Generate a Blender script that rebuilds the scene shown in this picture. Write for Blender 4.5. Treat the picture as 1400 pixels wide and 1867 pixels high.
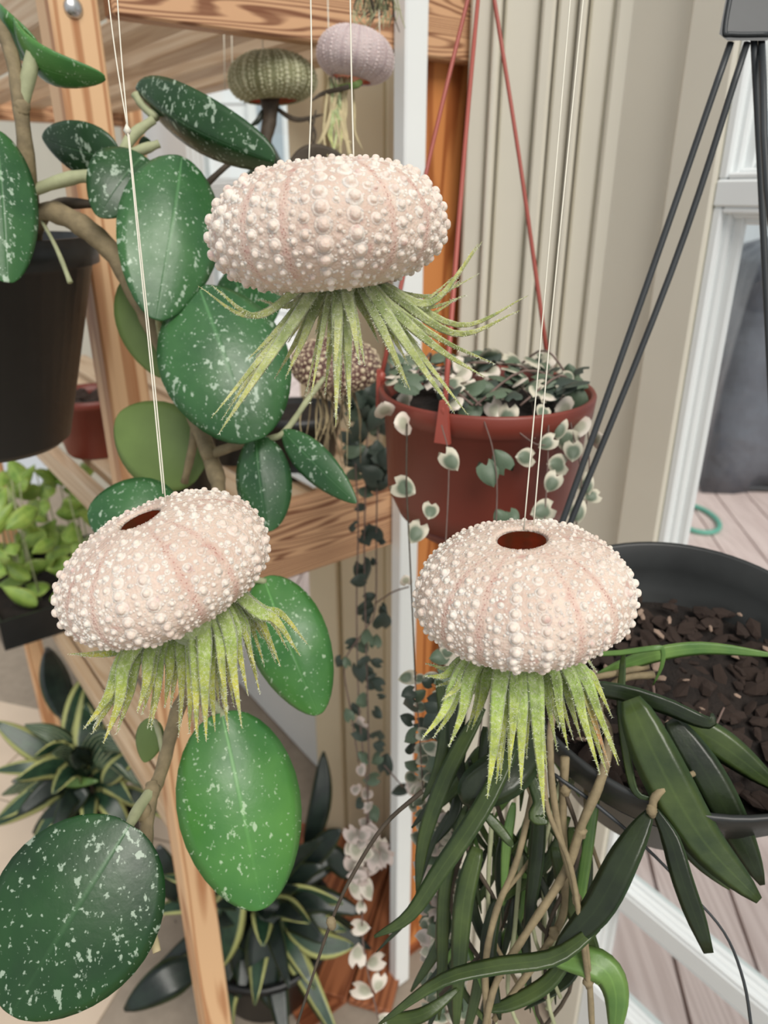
import bpy, bmesh, math, random
from mathutils import Vector, Matrix
from math import pi, sin, cos, radians, sqrt, atan2

for _o in list(bpy.data.objects):
    bpy.data.objects.remove(_o)
scene = bpy.context.scene
COL = scene.collection
random.seed(7)

# ------------------------------------------------------------------ camera
IMG_W, IMG_H, FPX = 1400, 1867, 1330.0
PITCH = radians(23.6)
CAM = Vector((0, 0, 1.30))
cam_data = bpy.data.cameras.new('camera')
cam_data.sensor_fit = 'VERTICAL'
cam_data.sensor_height = 36.0
cam_data.lens = FPX / IMG_H * 36.0
cam_data.clip_start = 0.01
cam_data.clip_end = 200
cam_data.dof.use_dof = True
cam_data.dof.focus_distance = 0.285
cam_data.dof.aperture_fstop = 13.0
camera = bpy.data.objects.new('camera', cam_data)
camera.location = CAM
camera.rotation_euler = (pi / 2 - PITCH, 0, 0)
COL.objects.link(camera)
scene.camera = camera

# ------------------------------------------------------------------ world, sun, exposure
world = bpy.data.worlds.new('sky')
scene.world = world
world.use_nodes = True
_bg = world.node_tree.nodes['Background']
_bg.inputs['Color'].default_value = (0.95, 0.98, 1.0, 1)
_bg.inputs['Strength'].default_value = 0.60
sun = bpy.data.lights.new('sun', 'SUN')
sun.energy = 2.7
sun.angle = radians(34)
sun.color = (1.0, 0.95, 0.88)
sun_o = bpy.data.objects.new('sun', sun)
sun_o.rotation_euler = Vector((0.28, -0.66, 0.80)).to_track_quat('Z', 'Y').to_euler()
COL.objects.link(sun_o)
scene.view_settings.view_transform = 'Standard'
scene.view_settings.look = 'None'
scene.view_settings.gamma = 1
scene.view_settings.use_curve_mapping = False
scene.view_settings.exposure = 0.0

# ------------------------------------------------------------------ geometry helpers
SP, CP = sin(PITCH), cos(PITCH)
def ray(px, py):
    r = (px - 700.0) / FPX; d = (py - 933.5) / FPX
    return Vector((r, CP - d * SP, -(SP + d * CP)))
def P(px, py, d):
    """world point seen at photo pixel (px, py) at depth d metres along the camera axis"""
    return CAM + ray(px, py) * d
# room frame: U points along the plant stand into the door wall, N runs along the door wall away to the left
AZ = radians(37.0)
U = Vector((cos(AZ), sin(AZ), 0)); N = Vector((-sin(AZ), cos(AZ), 0))
def RF(a, c, z):
    return U * a + N * c + Vector((0, 0, z))
def on_plane(px, py, point, normal):
    r = ray(px, py)
    t = (point - CAM).dot(normal) / r.dot(normal)
    return CAM + r * t
def on_z(px, py, z):
    return on_plane(px, py, Vector((0, 0, z)), Vector((0, 0, 1)))

def adopt(o, parent):
    if parent is not None:
        o.parent = parent
        w = Matrix.Translation(parent['_w']) if '_w' in parent.keys() else Matrix.Identity(4)
        o.matrix_parent_inverse = w.inverted()
def mk(name, verts, faces, mats, parent=None, origin=None, smooth=True, uvs=None, midx=None):
    """one mesh object; verts in world space, origin moved to `origin`"""
    if origin is None: origin = verts[0]
    origin = Vector(origin)
    me = bpy.data.meshes.new(name)
    me.from_pydata([tuple(Vector(v) - origin) for v in verts], [], faces)
    if not isinstance(mats, (list, tuple)): mats = [mats]
    for m in mats: me.materials.append(m)
    if smooth: me.polygons.foreach_set('use_smooth', [True] * len(me.polygons))
    if midx: me.polygons.foreach_set('material_index', midx)
    if uvs is not None:
        uvl = me.uv_layers.new(name='UVMap')
        li = [0] * len(me.loops); me.loops.foreach_get('vertex_index', li)
        flat = []
        for i in li: flat += uvs[i]
        uvl.data.foreach_set('uv', flat)
    me.update()
    o = bpy.data.objects.new(name, me)
    COL.objects.link(o)
    o.location = origin
    o['_w'] = tuple(origin)
    if parent is not None:
        adopt(o, parent)
    return o
def inst(name, me, matrix, parent=None):
    o = bpy.data.objects.new(name, me); COL.objects.link(o)
    if parent is not None:
        o.parent = parent
        o.matrix_parent_inverse = Matrix.Translation(parent['_w']).inverted()
    o.matrix_basis = matrix
    return o
def thing(name, loc, label, cat, group=None):
    o = bpy.data.objects.new(name, None); COL.objects.link(o)
    o.location = loc; o.empty_display_size = 0.02
    o['_w'] = tuple(loc); o['label'] = label; o['category'] = cat
    if group: o['group'] = group
    return o
def tag(o, label, cat, group=None):
    o['label'] = label; o['category'] = cat
    if group: o['group'] = group
    return o
def structure(o):
    o['kind'] = 'structure'; return o

def rbox(name, a0, a1, c0, c1, z0, z1, mat, parent=None, bevel=0.0015, rot=None):
    """a box in the room frame, slightly bevelled"""
    sx, sy, sz = a1 - a0, c1 - c0, z1 - z0
    bm = bmesh.new()
    bmesh.ops.create_cube(bm, size=1)
    for v in bm.verts: v.co = Vector((v.co.x * sx, v.co.y * sy, v.co.z * sz))
    if bevel: bmesh.ops.bevel(bm, geom=bm.edges[:], offset=min(bevel, 0.3 * min(sx, sy, sz)), segments=1, affect='EDGES')
    me = bpy.data.meshes.new(name); bm.to_mesh(me); bm.free()
    me.materials.append(mat)
    o = bpy.data.objects.new(name, me); COL.objects.link(o)
    loc = RF((a0 + a1) / 2, (c0 + c1) / 2, (z0 + z1) / 2)
    o.location = loc
    o.rotation_euler = (0, 0, AZ if rot is None else rot)
    o['_w'] = tuple(loc)
    if parent is not None: adopt(o, parent)
    return o

def catmull(pts, n):
    pts = [Vector(p) for p in pts]
    if len(pts) == 2:
        return [pts[0].lerp(pts[1], i / (n - 1)) for i in range(n)]
    ext = [pts[0] * 2 - pts[1]] + pts + [pts[-1] * 2 - pts[-2]]
    out = []
    m = len(pts) - 1
    for i in range(n):
        t = i / (n - 1) * m; k = min(int(t), m - 1); f = t - k
        p0, p1, p2, p3 = ext[k], ext[k + 1], ext[k + 2], ext[k + 3]
        out.append(0.5 * ((2 * p1) + (p2 - p0) * f + (2 * p0 - 5 * p1 + 4 * p2 - p3) * f * f + (3 * p1 - p0 - 3 * p2 + p3) * f ** 3))
    return out
def lerp_list(vals, t):
    if len(vals) == 1: return vals[0]
    x = t * (len(vals) - 1); k = min(int(x), len(vals) - 2); f = x - k
    return vals[k] * (1 - f) + vals[k + 1] * f
def tube_geo(pts, radii, seg=8, n=None, wob=0.0, seed=0, V=None, Fc=None):
    V = [] if V is None else V; Fc = [] if Fc is None else Fc
    rnd = random.Random(seed)
    n = n or max(2, (len(pts) - 1) * 5 + 1)
    c = catmull(pts, n)
    tprev = None; nrm = None
    b0 = len(V)
    for i in range(n):
        t = (c[min(i + 1, n - 1)] - c[max(i - 1, 0)]).normalized()
        if nrm is None:
            nrm = t.orthogonal().normalized()
        else:
            nrm = (nrm - t * nrm.dot(t)).normalized()
        b = t.cross(nrm)
        r = lerp_list(radii, i / (n - 1)) * (1 + wob * rnd.uniform(-1, 1))
        for k in range(seg):
            a = 2 * pi * k / seg
            V.append(c[i] + (nrm * cos(a) + b * sin(a)) * r)
    for i in range(n - 1):
        for k in range(seg):
            k2 = (k + 1) % seg
            Fc.append((b0 + i * seg + k, b0 + i * seg + k2, b0 + (i + 1) * seg + k2, b0 + (i + 1) * seg + k))
    Fc.append(tuple(b0 + k for k in reversed(range(seg))))
    Fc.append(tuple(b0 + (n - 1) * seg + k for k in range(seg)))
    return V, Fc
def tube(name, pts, radii, mat, parent=None, seg=8, n=None, wob=0.0, seed=0):
    V, Fc = tube_geo(pts, radii, seg, n, wob, seed)
    return mk(name, V, Fc, mat, parent, origin=pts[0])
def ptube(name, pix, wpx, mat, parent=None, seg=8, n=None, wob=0.0, seed=0):
    """tube through photo points (px, py, depth); widths in photo pixels"""
    pts = [P(*p) for p in pix]
    w = wpx if isinstance(wpx, (list, tuple)) else [wpx]
    rad = []
    for i, p in enumerate(pix):
        ww = lerp_list(w, i / max(1, len(pix) - 1))
        rad.append(ww * 0.5 * p[2] / FPX)
    return tube(name, pts, rad, mat, parent, seg, n, wob, seed)

def lathe_geo(profile, seg, axis_m):
    """profile: (radius, height) pairs; axis_m places local z axis"""
    V, Fc = [], []
    n = len(profile)
    for (r, z) in profile:
        for k in range(seg):
            a = 2 * pi * k / seg
            V.append(axis_m @ Vector((r * cos(a), r * sin(a), z)))
    for i in range(n - 1):
        for k in range(seg):
            k2 = (k + 1) % seg
            Fc.append((i * seg + k, i * seg + k2, (i + 1) * seg + k2, (i + 1) * seg + k))
    return V, Fc
def lathe(name, profile, seg, axis_m, mat, parent=None, cap=False):
    V, Fc = lathe_geo(profile, seg, axis_m)
    if cap:
        Fc.append(tuple(reversed(range(seg)))); Fc.append(tuple((len(profile) - 1) * seg + k for k in range(seg)))
    return mk(name, V, Fc, mat, parent, origin=axis_m.translation)
def axis_matrix(origin, zdir, xhint=Vector((1, 0, 0))):
    z = Vector(zdir).normalized(); x = (xhint - z * xhint.dot(z)).normalized(); y = z.cross(x)
    m = Matrix((x, y, z)).transposed().to_4x4(); m.translation = Vector(origin)
    return m

def view_frame(base, tip, roll):
    y = (tip - base); L = y.length; y = y / L
    mid = (base + tip) / 2
    n = (CAM - mid); n = (n - y * n.dot(y)).normalized()
    n = Matrix.Rotation(roll, 3, y) @ n
    return y, y.cross(n), n, L
def leaf(name, base, tip, width, mats, parent, roll=0.0, p=0.8, q=0.6, cup=0.15, bend=0.06, fold=0.0, curl=0.0, wave=0.0, notch=0.0, nu=10, nv=16, thick=0.0012, side=0.0, point=0.0):
    """a broad leaf from base to tip facing the viewer, then rolled about its own axis"""
    base = Vector(base); tip = Vector(tip)
    y, x, n, L = view_frame(base, tip, roll)
    V, UVs, Fc = [], [], []
    for j in range(nv + 1):
        v = j / nv
        vv = 0.004 + 0.992 * (0.5 - 0.5 * cos(pi * v))
        w = width * 0.5 * max(0.01, sin(pi * vv ** p)) ** q
        if point > 0 and vv > 1 - point:
            w = min(w, width * 0.5 * max(0.01, sin(pi * (1 - point) ** p)) ** q * (1 - vv) / point + 0.0002)
        spine = base + y * (L * vv) + n * (bend * L * sin(pi * vv) - curl * L * vv ** 3) + x * (side * L * sin(pi * vv))
        for i in range(nu + 1):
            u = -1 + 2 * i / nu
            off = n * (-cup * w * u * u - fold * w * abs(u) + wave * w * sin(5 * vv + 3 * u))
            ret = -y * (notch * L * (u * u) * (1 - vv) ** 4) if notch else Vector((0, 0, 0))
            V.append(spine + x * (w * u) + off + ret)
            UVs.append((i / nu, vv))
    m = nu + 1
    for j in range(nv):
        for i in range(nu):
            Fc.append((j * m + i, j * m + i + 1, (j + 1) * m + i + 1, (j + 1) * m + i))
    o = mk(name, V, Fc, mats, parent, origin=base, uvs=UVs)
    s = o.modifiers.new('thickness', 'SOLIDIFY'); s.thickness = thick; s.offset = -1
    if isinstance(mats, (list, tuple)) and len(mats) > 1: s.material_offset = 1
    return o
def ribbon(name, pts, width, mat, parent, twist=(0.0,), thick=0.16, n=16, p=0.75, q=0.55, chan=0.35, wlist=None, tipw=0.03):
    """a long fleshy leaf along points; lens-shaped section with a shallow channel"""
    c = catmull(pts, n)
    sec = [(-1, 0), (-.55, .55), (0, .55 - chan), (.55, .55), (1, 0), (.55, -.5), (0, -.75), (-.55, -.5)]
    V, UVs, Fc = [], [], []
    for i in range(n):
        v = i / (n - 1)
        t = (c[min(i + 1, n - 1)] - c[max(i - 1, 0)]).normalized()
        nn = CAM - c[i]; nn = (nn - t * nn.dot(t)).normalized()
        nn = Matrix.Rotation(lerp_list(list(twist), v), 3, t) @ nn
        x = t.cross(nn)
        w = lerp_list(wlist, v) * width * 0.5 if wlist else width * 0.5 * max(tipw, sin(pi * (0.03 + 0.965 * v) ** p)) ** q
        for (sx, sn) in sec:
            V.append(c[i] + x * (sx * w) + nn * (sn * thick * w))
            UVs.append((sx * .5 + .5, v))
    m = len(sec)
    for i in range(n - 1):
        for k in range(m):
            k2 = (k + 1) % m
            Fc.append((i * m + k, i * m + k2, (i + 1) * m + k2, (i + 1) * m + k))
    Fc.append(tuple(reversed(range(m)))); Fc.append(tuple((n - 1) * m + k for k in range(m)))
    return mk(name, V, Fc, mat, parent, origin=pts[0], uvs=UVs)
def pribbon(name, pix, wpx, mat, parent, **kw):
    d = sum(p[2] for p in pix) / len(pix)
    return ribbon(name, [P(*p) for p in pix], wpx * d / FPX, mat, parent, **kw)

# ------------------------------------------------------------------ materials
class NT:
    def __init__(self, name):
        self.m = bpy.data.materials.new(name); self.m.use_nodes = True
        self.t = self.m.node_tree; self.n = self.t.nodes; self.l = self.t.links
        self.b = self.n['Principled BSDF']
    def node(self, kind, **kw):
        nd = self.n.new(kind)
        for k, v in kw.items():
            if k.startswith('in_'):
                key = k[3:]
                key = int(key) if key.isdigit() else key.replace('_', ' ')
                nd.inputs[key].default_value = v
            else: setattr(nd, k, v)
        return nd
    def link(self, a, b): self.l.new(a, b)
    def ramp(self, fac, stops, interp='LINEAR'):
        r = self.n.new('ShaderNodeValToRGB'); r.color_ramp.interpolation = interp
        el = r.color_ramp.elements
        while len(el) < len(stops): el.new(0.5)
        for e, (pos, c) in zip(el, stops):
            e.position = pos; e.color = c if len(c) == 4 else (*c, 1)
        self.link(fac, r.inputs[0]); return r.outputs[0]
    def mix(self, fac, a, b, blend='MIX'):
        m = self.n.new('ShaderNodeMix'); m.data_type = 'RGBA'; m.blend_type = blend
        for sock, val in ((m.inputs[0], fac), (m.inputs[6], a), (m.inputs[7], b)):
            if hasattr(val, 'is_linked') or hasattr(val, 'links'): self.link(val, sock)
            else: sock.default_value = val if not isinstance(val, tuple) else ((*val, 1) if len(val) == 3 else val)
        return m.outputs[2]
    def math(self, op, a, b=None, c=None, clamp=False):
        m = self.n.new('ShaderNodeMath'); m.operation = op; m.use_clamp = clamp
        for i, val in enumerate((a, b, c)):
            if val is None: continue
            if hasattr(val, 'links'): self.link(val, m.inputs[i])
            else: m.inputs[i].default_value = val
        return m.outputs[0]
    def coord(self, which='Object', scale=(1, 1, 1), rnd=False, rot=(0, 0, 0)):
        tc = self.n.new('ShaderNodeTexCoord'); mp = self.n.new('ShaderNodeMapping')
        mp.inputs['Scale'].default_value = scale; mp.inputs['Rotation'].default_value = rot
        self.link(tc.outputs[which], mp.inputs[0])
        if rnd:
            oi = self.n.new('ShaderNodeObjectInfo')
            k = self.n.new('ShaderNodeVectorMath'); k.operation = 'SCALE'; k.inputs[0].default_value = (3.1, 5.7, 7.3)
            self.link(oi.outputs['Random'], k.inputs['Scale']); self.link(k.outputs[0], mp.inputs['Location'])
        return mp.outputs[0]
    def noise(self, vec, scale, detail=4, rough=0.55):
        nz = self.n.new('ShaderNodeTexNoise'); nz.inputs['Scale'].default_value = scale
        nz.inputs['Detail'].default_value = detail; nz.inputs['Roughness'].default_value = rough
        if vec is not None: self.link(vec, nz.inputs['Vector'])
        return nz.outputs['Fac']
    def vor(self, vec, scale, out='Distance', feature='F1'):
        nz = self.n.new('ShaderNodeTexVoronoi'); nz.inputs['Scale'].default_value = scale; nz.feature = feature
        if vec is not None: self.link(vec, nz.inputs['Vector'])
        return nz.outputs[out]
    def bump(self, h, strength=0.3, dist=0.002):
        b = self.n.new('ShaderNodeBump'); b.inputs['Strength'].default_value = strength; b.inputs['Distance'].default_value = dist
        self.link(h, b.inputs['Height']); self.link(b.outputs[0], self.b.inputs['Normal'])
    def color(self, s):
        if isinstance(s, tuple): self.b.inputs['Base Color'].default_value = (*s, 1)
        else: self.link(s, self.b.inputs['Base Color'])
    def set(self, **kw):
        for k, v in kw.items():
            key = k.replace('_', ' ')
            if hasattr(v, 'links'): self.link(v, self.b.inputs[key])
            else: self.b.inputs[key].default_value = v
        return self
def srgb(r, g, b):
    f = lambda v: ((v / 255 + 0.055) / 1.055) ** 2.4 if v / 255 > 0.04045 else v / 255 / 12.92
    return (f(r), f(g), f(b))

def simple(name, col, rough=0.5, var=0.12, scale=30, bump=0.0, bscale=60, spec=0.5, bdist=0.001):
    t = NT(name)
    co = t.coord('Object', rnd=True)
    nz = t.noise(co, scale)
    dk = tuple(c * (1 - var) for c in col); lt = tuple(min(1, c * (1 + var)) for c in col)
    t.color(t.ramp(nz, [(0.3, dk), (0.7, lt)]))
    t.set(Roughness=rough, Specular_IOR_Level=spec)
    if bump: t.bump(t.noise(co, bscale), bump, bdist)
    return t.m
def wood(name, light, dark, axis='x', rough=0.55, rings=16, contrast=1.0):
    t = NT(name)
    sc = {'x': (0.7, 9, 9), 'z': (9, 9, 0.7), 'y': (9, 0.7, 9)}[axis]
    co = t.coord('Object', scale=sc, rnd=True)
    d = t.noise(co, 1.3, 3)
    ad = t.n.new('ShaderNodeVectorMath'); ad.operation = 'MULTIPLY_ADD'
    cb = t.n.new('ShaderNodeCombineXYZ')
    for i in range(3): t.link(d, cb.inputs[i])
    ad.inputs[1].default_value = (0.9, 0.9, 0.9); t.link(cb.outputs[0], ad.inputs[0]); t.link(co, ad.inputs[2])
    w = t.node('ShaderNodeTexWave', wave_type='RINGS', rings_direction={'x': 'X', 'z': 'Z', 'y': 'Y'}[axis])
    w.inputs['Scale'].default_value = rings / 6; w.inputs['Distortion'].default_value = 1.5; w.inputs['Detail'].default_value = 2
    t.link(ad.outputs[0], w.inputs['Vector'])
    fine = t.noise(t.coord('Object', scale=tuple(s * 12 if s > 1 else s * 3 for s in sc), rnd=True), 2.0, 3)
    grain = t.ramp(w.outputs['Fac'], [(0.1, (0, 0, 0)), (0.75, (1, 1, 1))])
    g2 = t.math('MULTIPLY_ADD', grain, 0.62 * contrast, t.math('MULTIPLY', fine, 0.5))
    t.color(t.ramp(g2, [(0.15, dark), (0.75, light)]))
    t.set(Roughness=rough, Specular_IOR_Level=0.35)
    t.bump(fine, 0.12, 0.001)
    return t.m

PINE = wood('pine', srgb(226, 186, 144), srgb(180, 126, 86), 'z')
PINE_X = wood('pine_rail', srgb(212, 168, 130), srgb(124, 78, 54), 'x', contrast=1.1, rings=60)
PINE_Y = wood('pine_slat', srgb(226, 206, 178), srgb(190, 158, 124), 'y', contrast=0.4)
CEDAR = wood('cedar', srgb(208, 138, 80), srgb(150, 82, 40), 'z')
BROWNWOOD = wood('brown_board', srgb(156, 98, 66), srgb(104, 58, 38), 'x', rough=0.3)
WHITE = simple('white_paint_and_bead_light', srgb(236, 240, 240), 0.35, 0.02, 8)
BEIGE = simple('beige_paint', srgb(218, 213, 198), 0.45, 0.03, 6, bump=0.05, bscale=40)
CREAM = simple('cream_paint', srgb(226, 214, 184), 0.5, 0.03, 6)
BLACKP = simple('black_plastic', srgb(24, 26, 27), 0.42, 0.2, 25, bump=0.05, bscale=120)
BOWLP = simple('dusty_black_plastic', srgb(44, 46, 46), 0.42, 0.4, 14, bump=0.08, bscale=60)
HANGERP = simple('hanger_plastic', srgb(50, 54, 57), 0.45, 0.12, 40)
TERRA = simple('terracotta_plastic', srgb(122, 54, 42), 0.42, 0.1, 12)
TERRAW = simple('terracotta_hanger', srgb(162, 78, 66), 0.4, 0.06, 12)
SOIL = simple('soil', srgb(32, 25, 21), 0.95, 0.5, 60, bump=1.0, bscale=90, bdist=0.006)
BARK = simple('bark', srgb(56, 43, 36), 0.9, 0.45, 50, bump=0.5, bscale=160)
THREAD = simple('thread', srgb(226, 222, 206), 0.5, 0.06, 200)
STEM = simple('woody_stem', srgb(134, 120, 92), 0.8, 0.25, 120, bump=0.5, bscale=300)
PETIOLE = simple('green_petiole', srgb(164, 168, 132), 0.7, 0.15, 90, bump=0.3, bscale=260)
DSTEM = simple('dark_stem', srgb(70, 60, 48), 0.7, 0.3, 120)
VSTEM = simple('thin_vine', srgb(112, 92, 84), 0.6, 0.2, 100)
ROOT = simple('dry_root', srgb(186, 172, 134), 0.8, 0.2, 100)
METAL = NT('steel').set(Metallic=1.0, Roughness=0.3).m
METAL.node_tree.nodes['Principled BSDF'].inputs['Base Color'].default_value = (.6, .6, .6, 1)

def glass_mat():
    t = NT('window_glass'); t.n.remove(t.b)
    out = t.n['Material Output']
    tr = t.node('ShaderNodeBsdfTransparent'); tr.inputs[0].default_value = (0.96, 0.985, 0.98, 1)
    gl = t.node('ShaderNodeBsdfGlossy'); gl.inputs['Roughness'].default_value = 0.02
    lw = t.node('ShaderNodeLayerWeight'); lw.inputs[0].default_value = 0.5
    fr = t.node('ShaderNodeMath', operation='MULTIPLY_ADD'); pw = t.node('ShaderNodeMath', operation='POWER')
    t.link(lw.outputs['Facing'], pw.inputs[0]); pw.inputs[1].default_value = 5.0
    t.link(pw.outputs[0], fr.inputs[0]); fr.inputs[1].default_value = 0.6; fr.inputs[2].default_value = 0.03
    mx = t.node('ShaderNodeMixShader')
    t.link(fr.outputs[0], mx.inputs[0]); t.link(tr.outputs[0], mx.inputs[1]); t.link(gl.outputs[0], mx.inputs[2])
    t.link(mx.outputs[0], out.inputs[0])
    return t.m
GLASS = glass_mat()

def hoya_mat(name, base, dark, fleck, amount=0.6):
    t = NT(name)
    co = t.coord('Object', rnd=True)
    uv = t.coord('UV')
    sep = t.node('ShaderNodeSeparateXYZ'); t.link(uv, sep.inputs[0])
    big = t.noise(co, 22, 3)
    body = t.ramp(big, [(0.3, dark), (0.7, base)])
    # silver flecks: clusters of small streaks
    st = t.coord('Object', scale=(1, 1, 0.55), rnd=True)
    f1 = t.noise(st, 260, 3, 0.55); cl = t.noise(co, 38, 2)
    th = t.math('MULTIPLY_ADD', cl, 0.36, f1)
    fl = t.ramp(th, [(amount + 0.218, (0, 0, 0)), (amount + 0.268, (.66, .66, .66))])
    f2 = t.ramp(t.noise(co, 460, 1), [(0.67, (0, 0, 0)), (0.74, (.6, .6, .6))])
    fls = t.math('MAXIMUM', fl, f2)
    c1 = t.mix(fls, body, fleck)
    # pale midrib
    du = t.math('ABSOLUTE', t.math('SUBTRACT', sep.outputs[0], 0.5))
    mid = t.ramp(du, [(0.006, (.55, .55, .55)), (0.022, (0, 0, 0))])
    midv = t.math('MULTIPLY', mid, t.ramp(sep.outputs[1], [(0.0, (1, 1, 1)), (0.75, (0.1, .1, .1))]))
    c2 = t.mix(midv, c1, tuple(min(1, b * 2.0 + 0.05) for b in base))
    t.color(c2)
    t.set(Roughness=t.ramp(t.noise(co, 60, 3), [(0.3, (.27, .27, .27)), (.7, (.42, .42, .42))]), Specular_IOR_Level=0.45, Coat_Weight=0.08, Coat_Roughness=0.35)
    h = t.math('MULTIPLY_ADD', t.noise(co, 300, 2), 0.25, t.math('MULTIPLY_ADD', mid, -0.6, t.math('MULTIPLY', big, 1.2)))
    t.bump(h, 0.35, 0.0012)
    return t.m
HOYA = hoya_mat('hoya_leaf', srgb(60, 106, 58), srgb(34, 76, 42), srgb(188, 206, 186))
HOYA_B = hoya_mat('hoya_leaf_bright', srgb(84, 138, 66), srgb(52, 108, 52), srgb(190, 212, 180), 0.62)
HOYA_D = hoya_mat('hoya_leaf_dark', srgb(38, 80, 36), srgb(22, 54, 26), srgb(180, 198, 178), 0.58)
HOYA_U = simple('hoya_leaf_underside', srgb(100, 122, 64), 0.55, 0.12, 30)

def ribbon_leaf_mat(name, base, dark, edge, rough=0.4, ew=0.40):
    t = NT(name)
    co = t.coord('Object', rnd=True); uv = t.coord('UV')
    sep = t.node('ShaderNodeSeparateXYZ'); t.link(uv, sep.inputs[0])
    body = t.ramp(t.noise(co, 45, 3), [(0.3, dark), (0.7, base)])
    du = t.math('ABSOLUTE', t.math('SUBTRACT', sep.outputs[0], 0.5))
    e = t.ramp(du, [(ew, (0, 0, 0)), (ew + 0.09, (1, 1, 1))])
    c = t.mix(e, body, edge)
    mid = t.ramp(du, [(0.0, (.2, .2, .2)), (0.05, (0, 0, 0))])
    t.color(t.mix(mid, c, tuple(min(1, b * 1.8) for b in base)))
    t.set(Roughness=rough)
    t.bump(t.noise(co, 200, 3), 0.2, 0.001)
    return t.m
LONG = ribbon_leaf_mat('strap_leaf', srgb(72, 88, 44), srgb(40, 56, 28), srgb(60, 80, 48), 0.32)
LONG_B = ribbon_leaf_mat('strap_leaf_bright', srgb(110, 142, 72), srgb(80, 116, 58), srgb(120, 150, 84))
LONG_D = ribbon_leaf_mat('strap_leaf_dark', srgb(42, 54, 30), srgb(22, 31, 18), srgb(54, 74, 48), 0.32)
DRAC = ribbon_leaf_mat('dracaena_leaf', srgb(48, 76, 54), srgb(26, 48, 38), srgb(190, 194, 126), 0.35, 0.30)
DRAC_D = ribbon_leaf_mat('dark_glossy_leaf', srgb(32, 46, 38), srgb(18, 28, 26), srgb(76, 90, 56), 0.35)
def striped_mat():
    t = NT('striped_leaf')
    uv = t.coord('UV'); sep = t.node('ShaderNodeSeparateXYZ'); t.link(uv, sep.inputs[0])
    s = t.math('SINE', t.math('MULTIPLY', sep.outputs[0], 40.0))
    st = t.ramp(s, [(0.55, (0, 0, 0)), (0.9, (1, 1, 1))])
    body = t.ramp(t.noise(t.coord('Object', rnd=True), 40, 3), [(0.3, srgb(26, 50, 42)), (0.7, srgb(52, 82, 62))])
    t.color(t.mix(t.math('MULTIPLY', st, 0.75), body, srgb(170, 180, 140)))
    t.set(Roughness=0.35)
    return t.m
STRIPE = striped_mat()
LIME = ribbon_leaf_mat('lime_leaf', srgb(152, 178, 84), srgb(104, 140, 58), srgb(170, 190, 100), 0.45)

def tilland_mat(name, base, mid, tip):
    t = NT(name)
    uv = t.coord('UV'); sep = t.node('ShaderNodeSeparateXYZ'); t.link(uv, sep.inputs[0])
    co = t.coord('Object', rnd=True)
    c = t.ramp(sep.outputs[1], [(0.0, base), (0.45, mid), (0.85, tip), (1.0, tuple(x * .9 for x in tip))])
    fz = t.noise(co, 900, 2, 0.7)
    c = t.mix(t.ramp(fz, [(0.45, (0, 0, 0)), (0.75, (.75, .75, .75))]), c, srgb(212, 216, 190))
    c = t.mix(t.ramp(t.noise(co, 150, 3), [(0.35, (.7, .7, .7)), (0.6, (0, 0, 0))]), c, srgb(110, 130, 66))
    t.color(c); t.set(Roughness=0.75, Sheen_Weight=0.5, Sheen_Roughness=0.5)
    t.bump(fz, 0.5, 0.0008)
    return t.m
TIL_A = tilland_mat('air_plant_silver', srgb(158, 172, 120), srgb(176, 188, 128), srgb(186, 186, 100))
TIL_B = tilland_mat('air_plant_green', srgb(158, 176, 110), srgb(152, 176, 80), srgb(190, 182, 66))
TIL_C = tilland_mat('air_plant_lime', srgb(150, 172, 110), srgb(160, 188, 92), srgb(190, 196, 78))
TIL_TIP = tilland_mat('air_plant_blush', srgb(160, 180, 100), srgb(180, 190, 90), srgb(216, 150, 96))

def heart_mat(name, inner, outer, blotch, e0=0.6, e1=0.8):
    t = NT(name)
    uv = t.coord('UV'); co = t.coord('Object', rnd=True)
    v = t.node('ShaderNodeVectorMath', operation='DISTANCE'); t.link(uv, v.inputs[0]); v.inputs[1].default_value = (0.5, 0.5, 0)
    r = t.math('MULTIPLY_ADD', t.noise(co, 120, 2), 0.35, t.math('MULTIPLY', v.outputs['Value'], 2.0))
    e = t.ramp(r, [(e0 + .17, (0, 0, 0)), (e1 + .17, (1, 1, 1))])
    vein = t.ramp(t.vor(co, 330, 'Distance', 'DISTANCE_TO_EDGE'), [(0.02, (1, 1, 1)), (0.12, (0, 0, 0))])
    c = t.mix(t.math('MULTIPLY', vein, 0.6), inner, blotch)
    t.color(t.mix(e, c, outer)); t.set(Roughness=0.5)
    return t.m
HEART_V = heart_mat('variegated_heart', srgb(78, 94, 74), srgb(202, 196, 176), srgb(150, 162, 140), .55, 1.0)
HEART_G = heart_mat('green_heart', srgb(64, 84, 64), srgb(92, 110, 88), srgb(138, 154, 128), .8, 1.0)
HEART_D = heart_mat('dark_heart', srgb(42, 54, 46), srgb(60, 72, 62), srgb(78, 92, 80), .8, 1.0)
HEART_W = heart_mat('cream_heart', srgb(176, 174, 154), srgb(222, 212, 198), srgb(170, 176, 150), .4, .7)
HEART_P = heart_mat('pinkish_heart', srgb(156, 148, 138), srgb(206, 190, 182), srgb(150, 150, 136), .4, .8)

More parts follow.
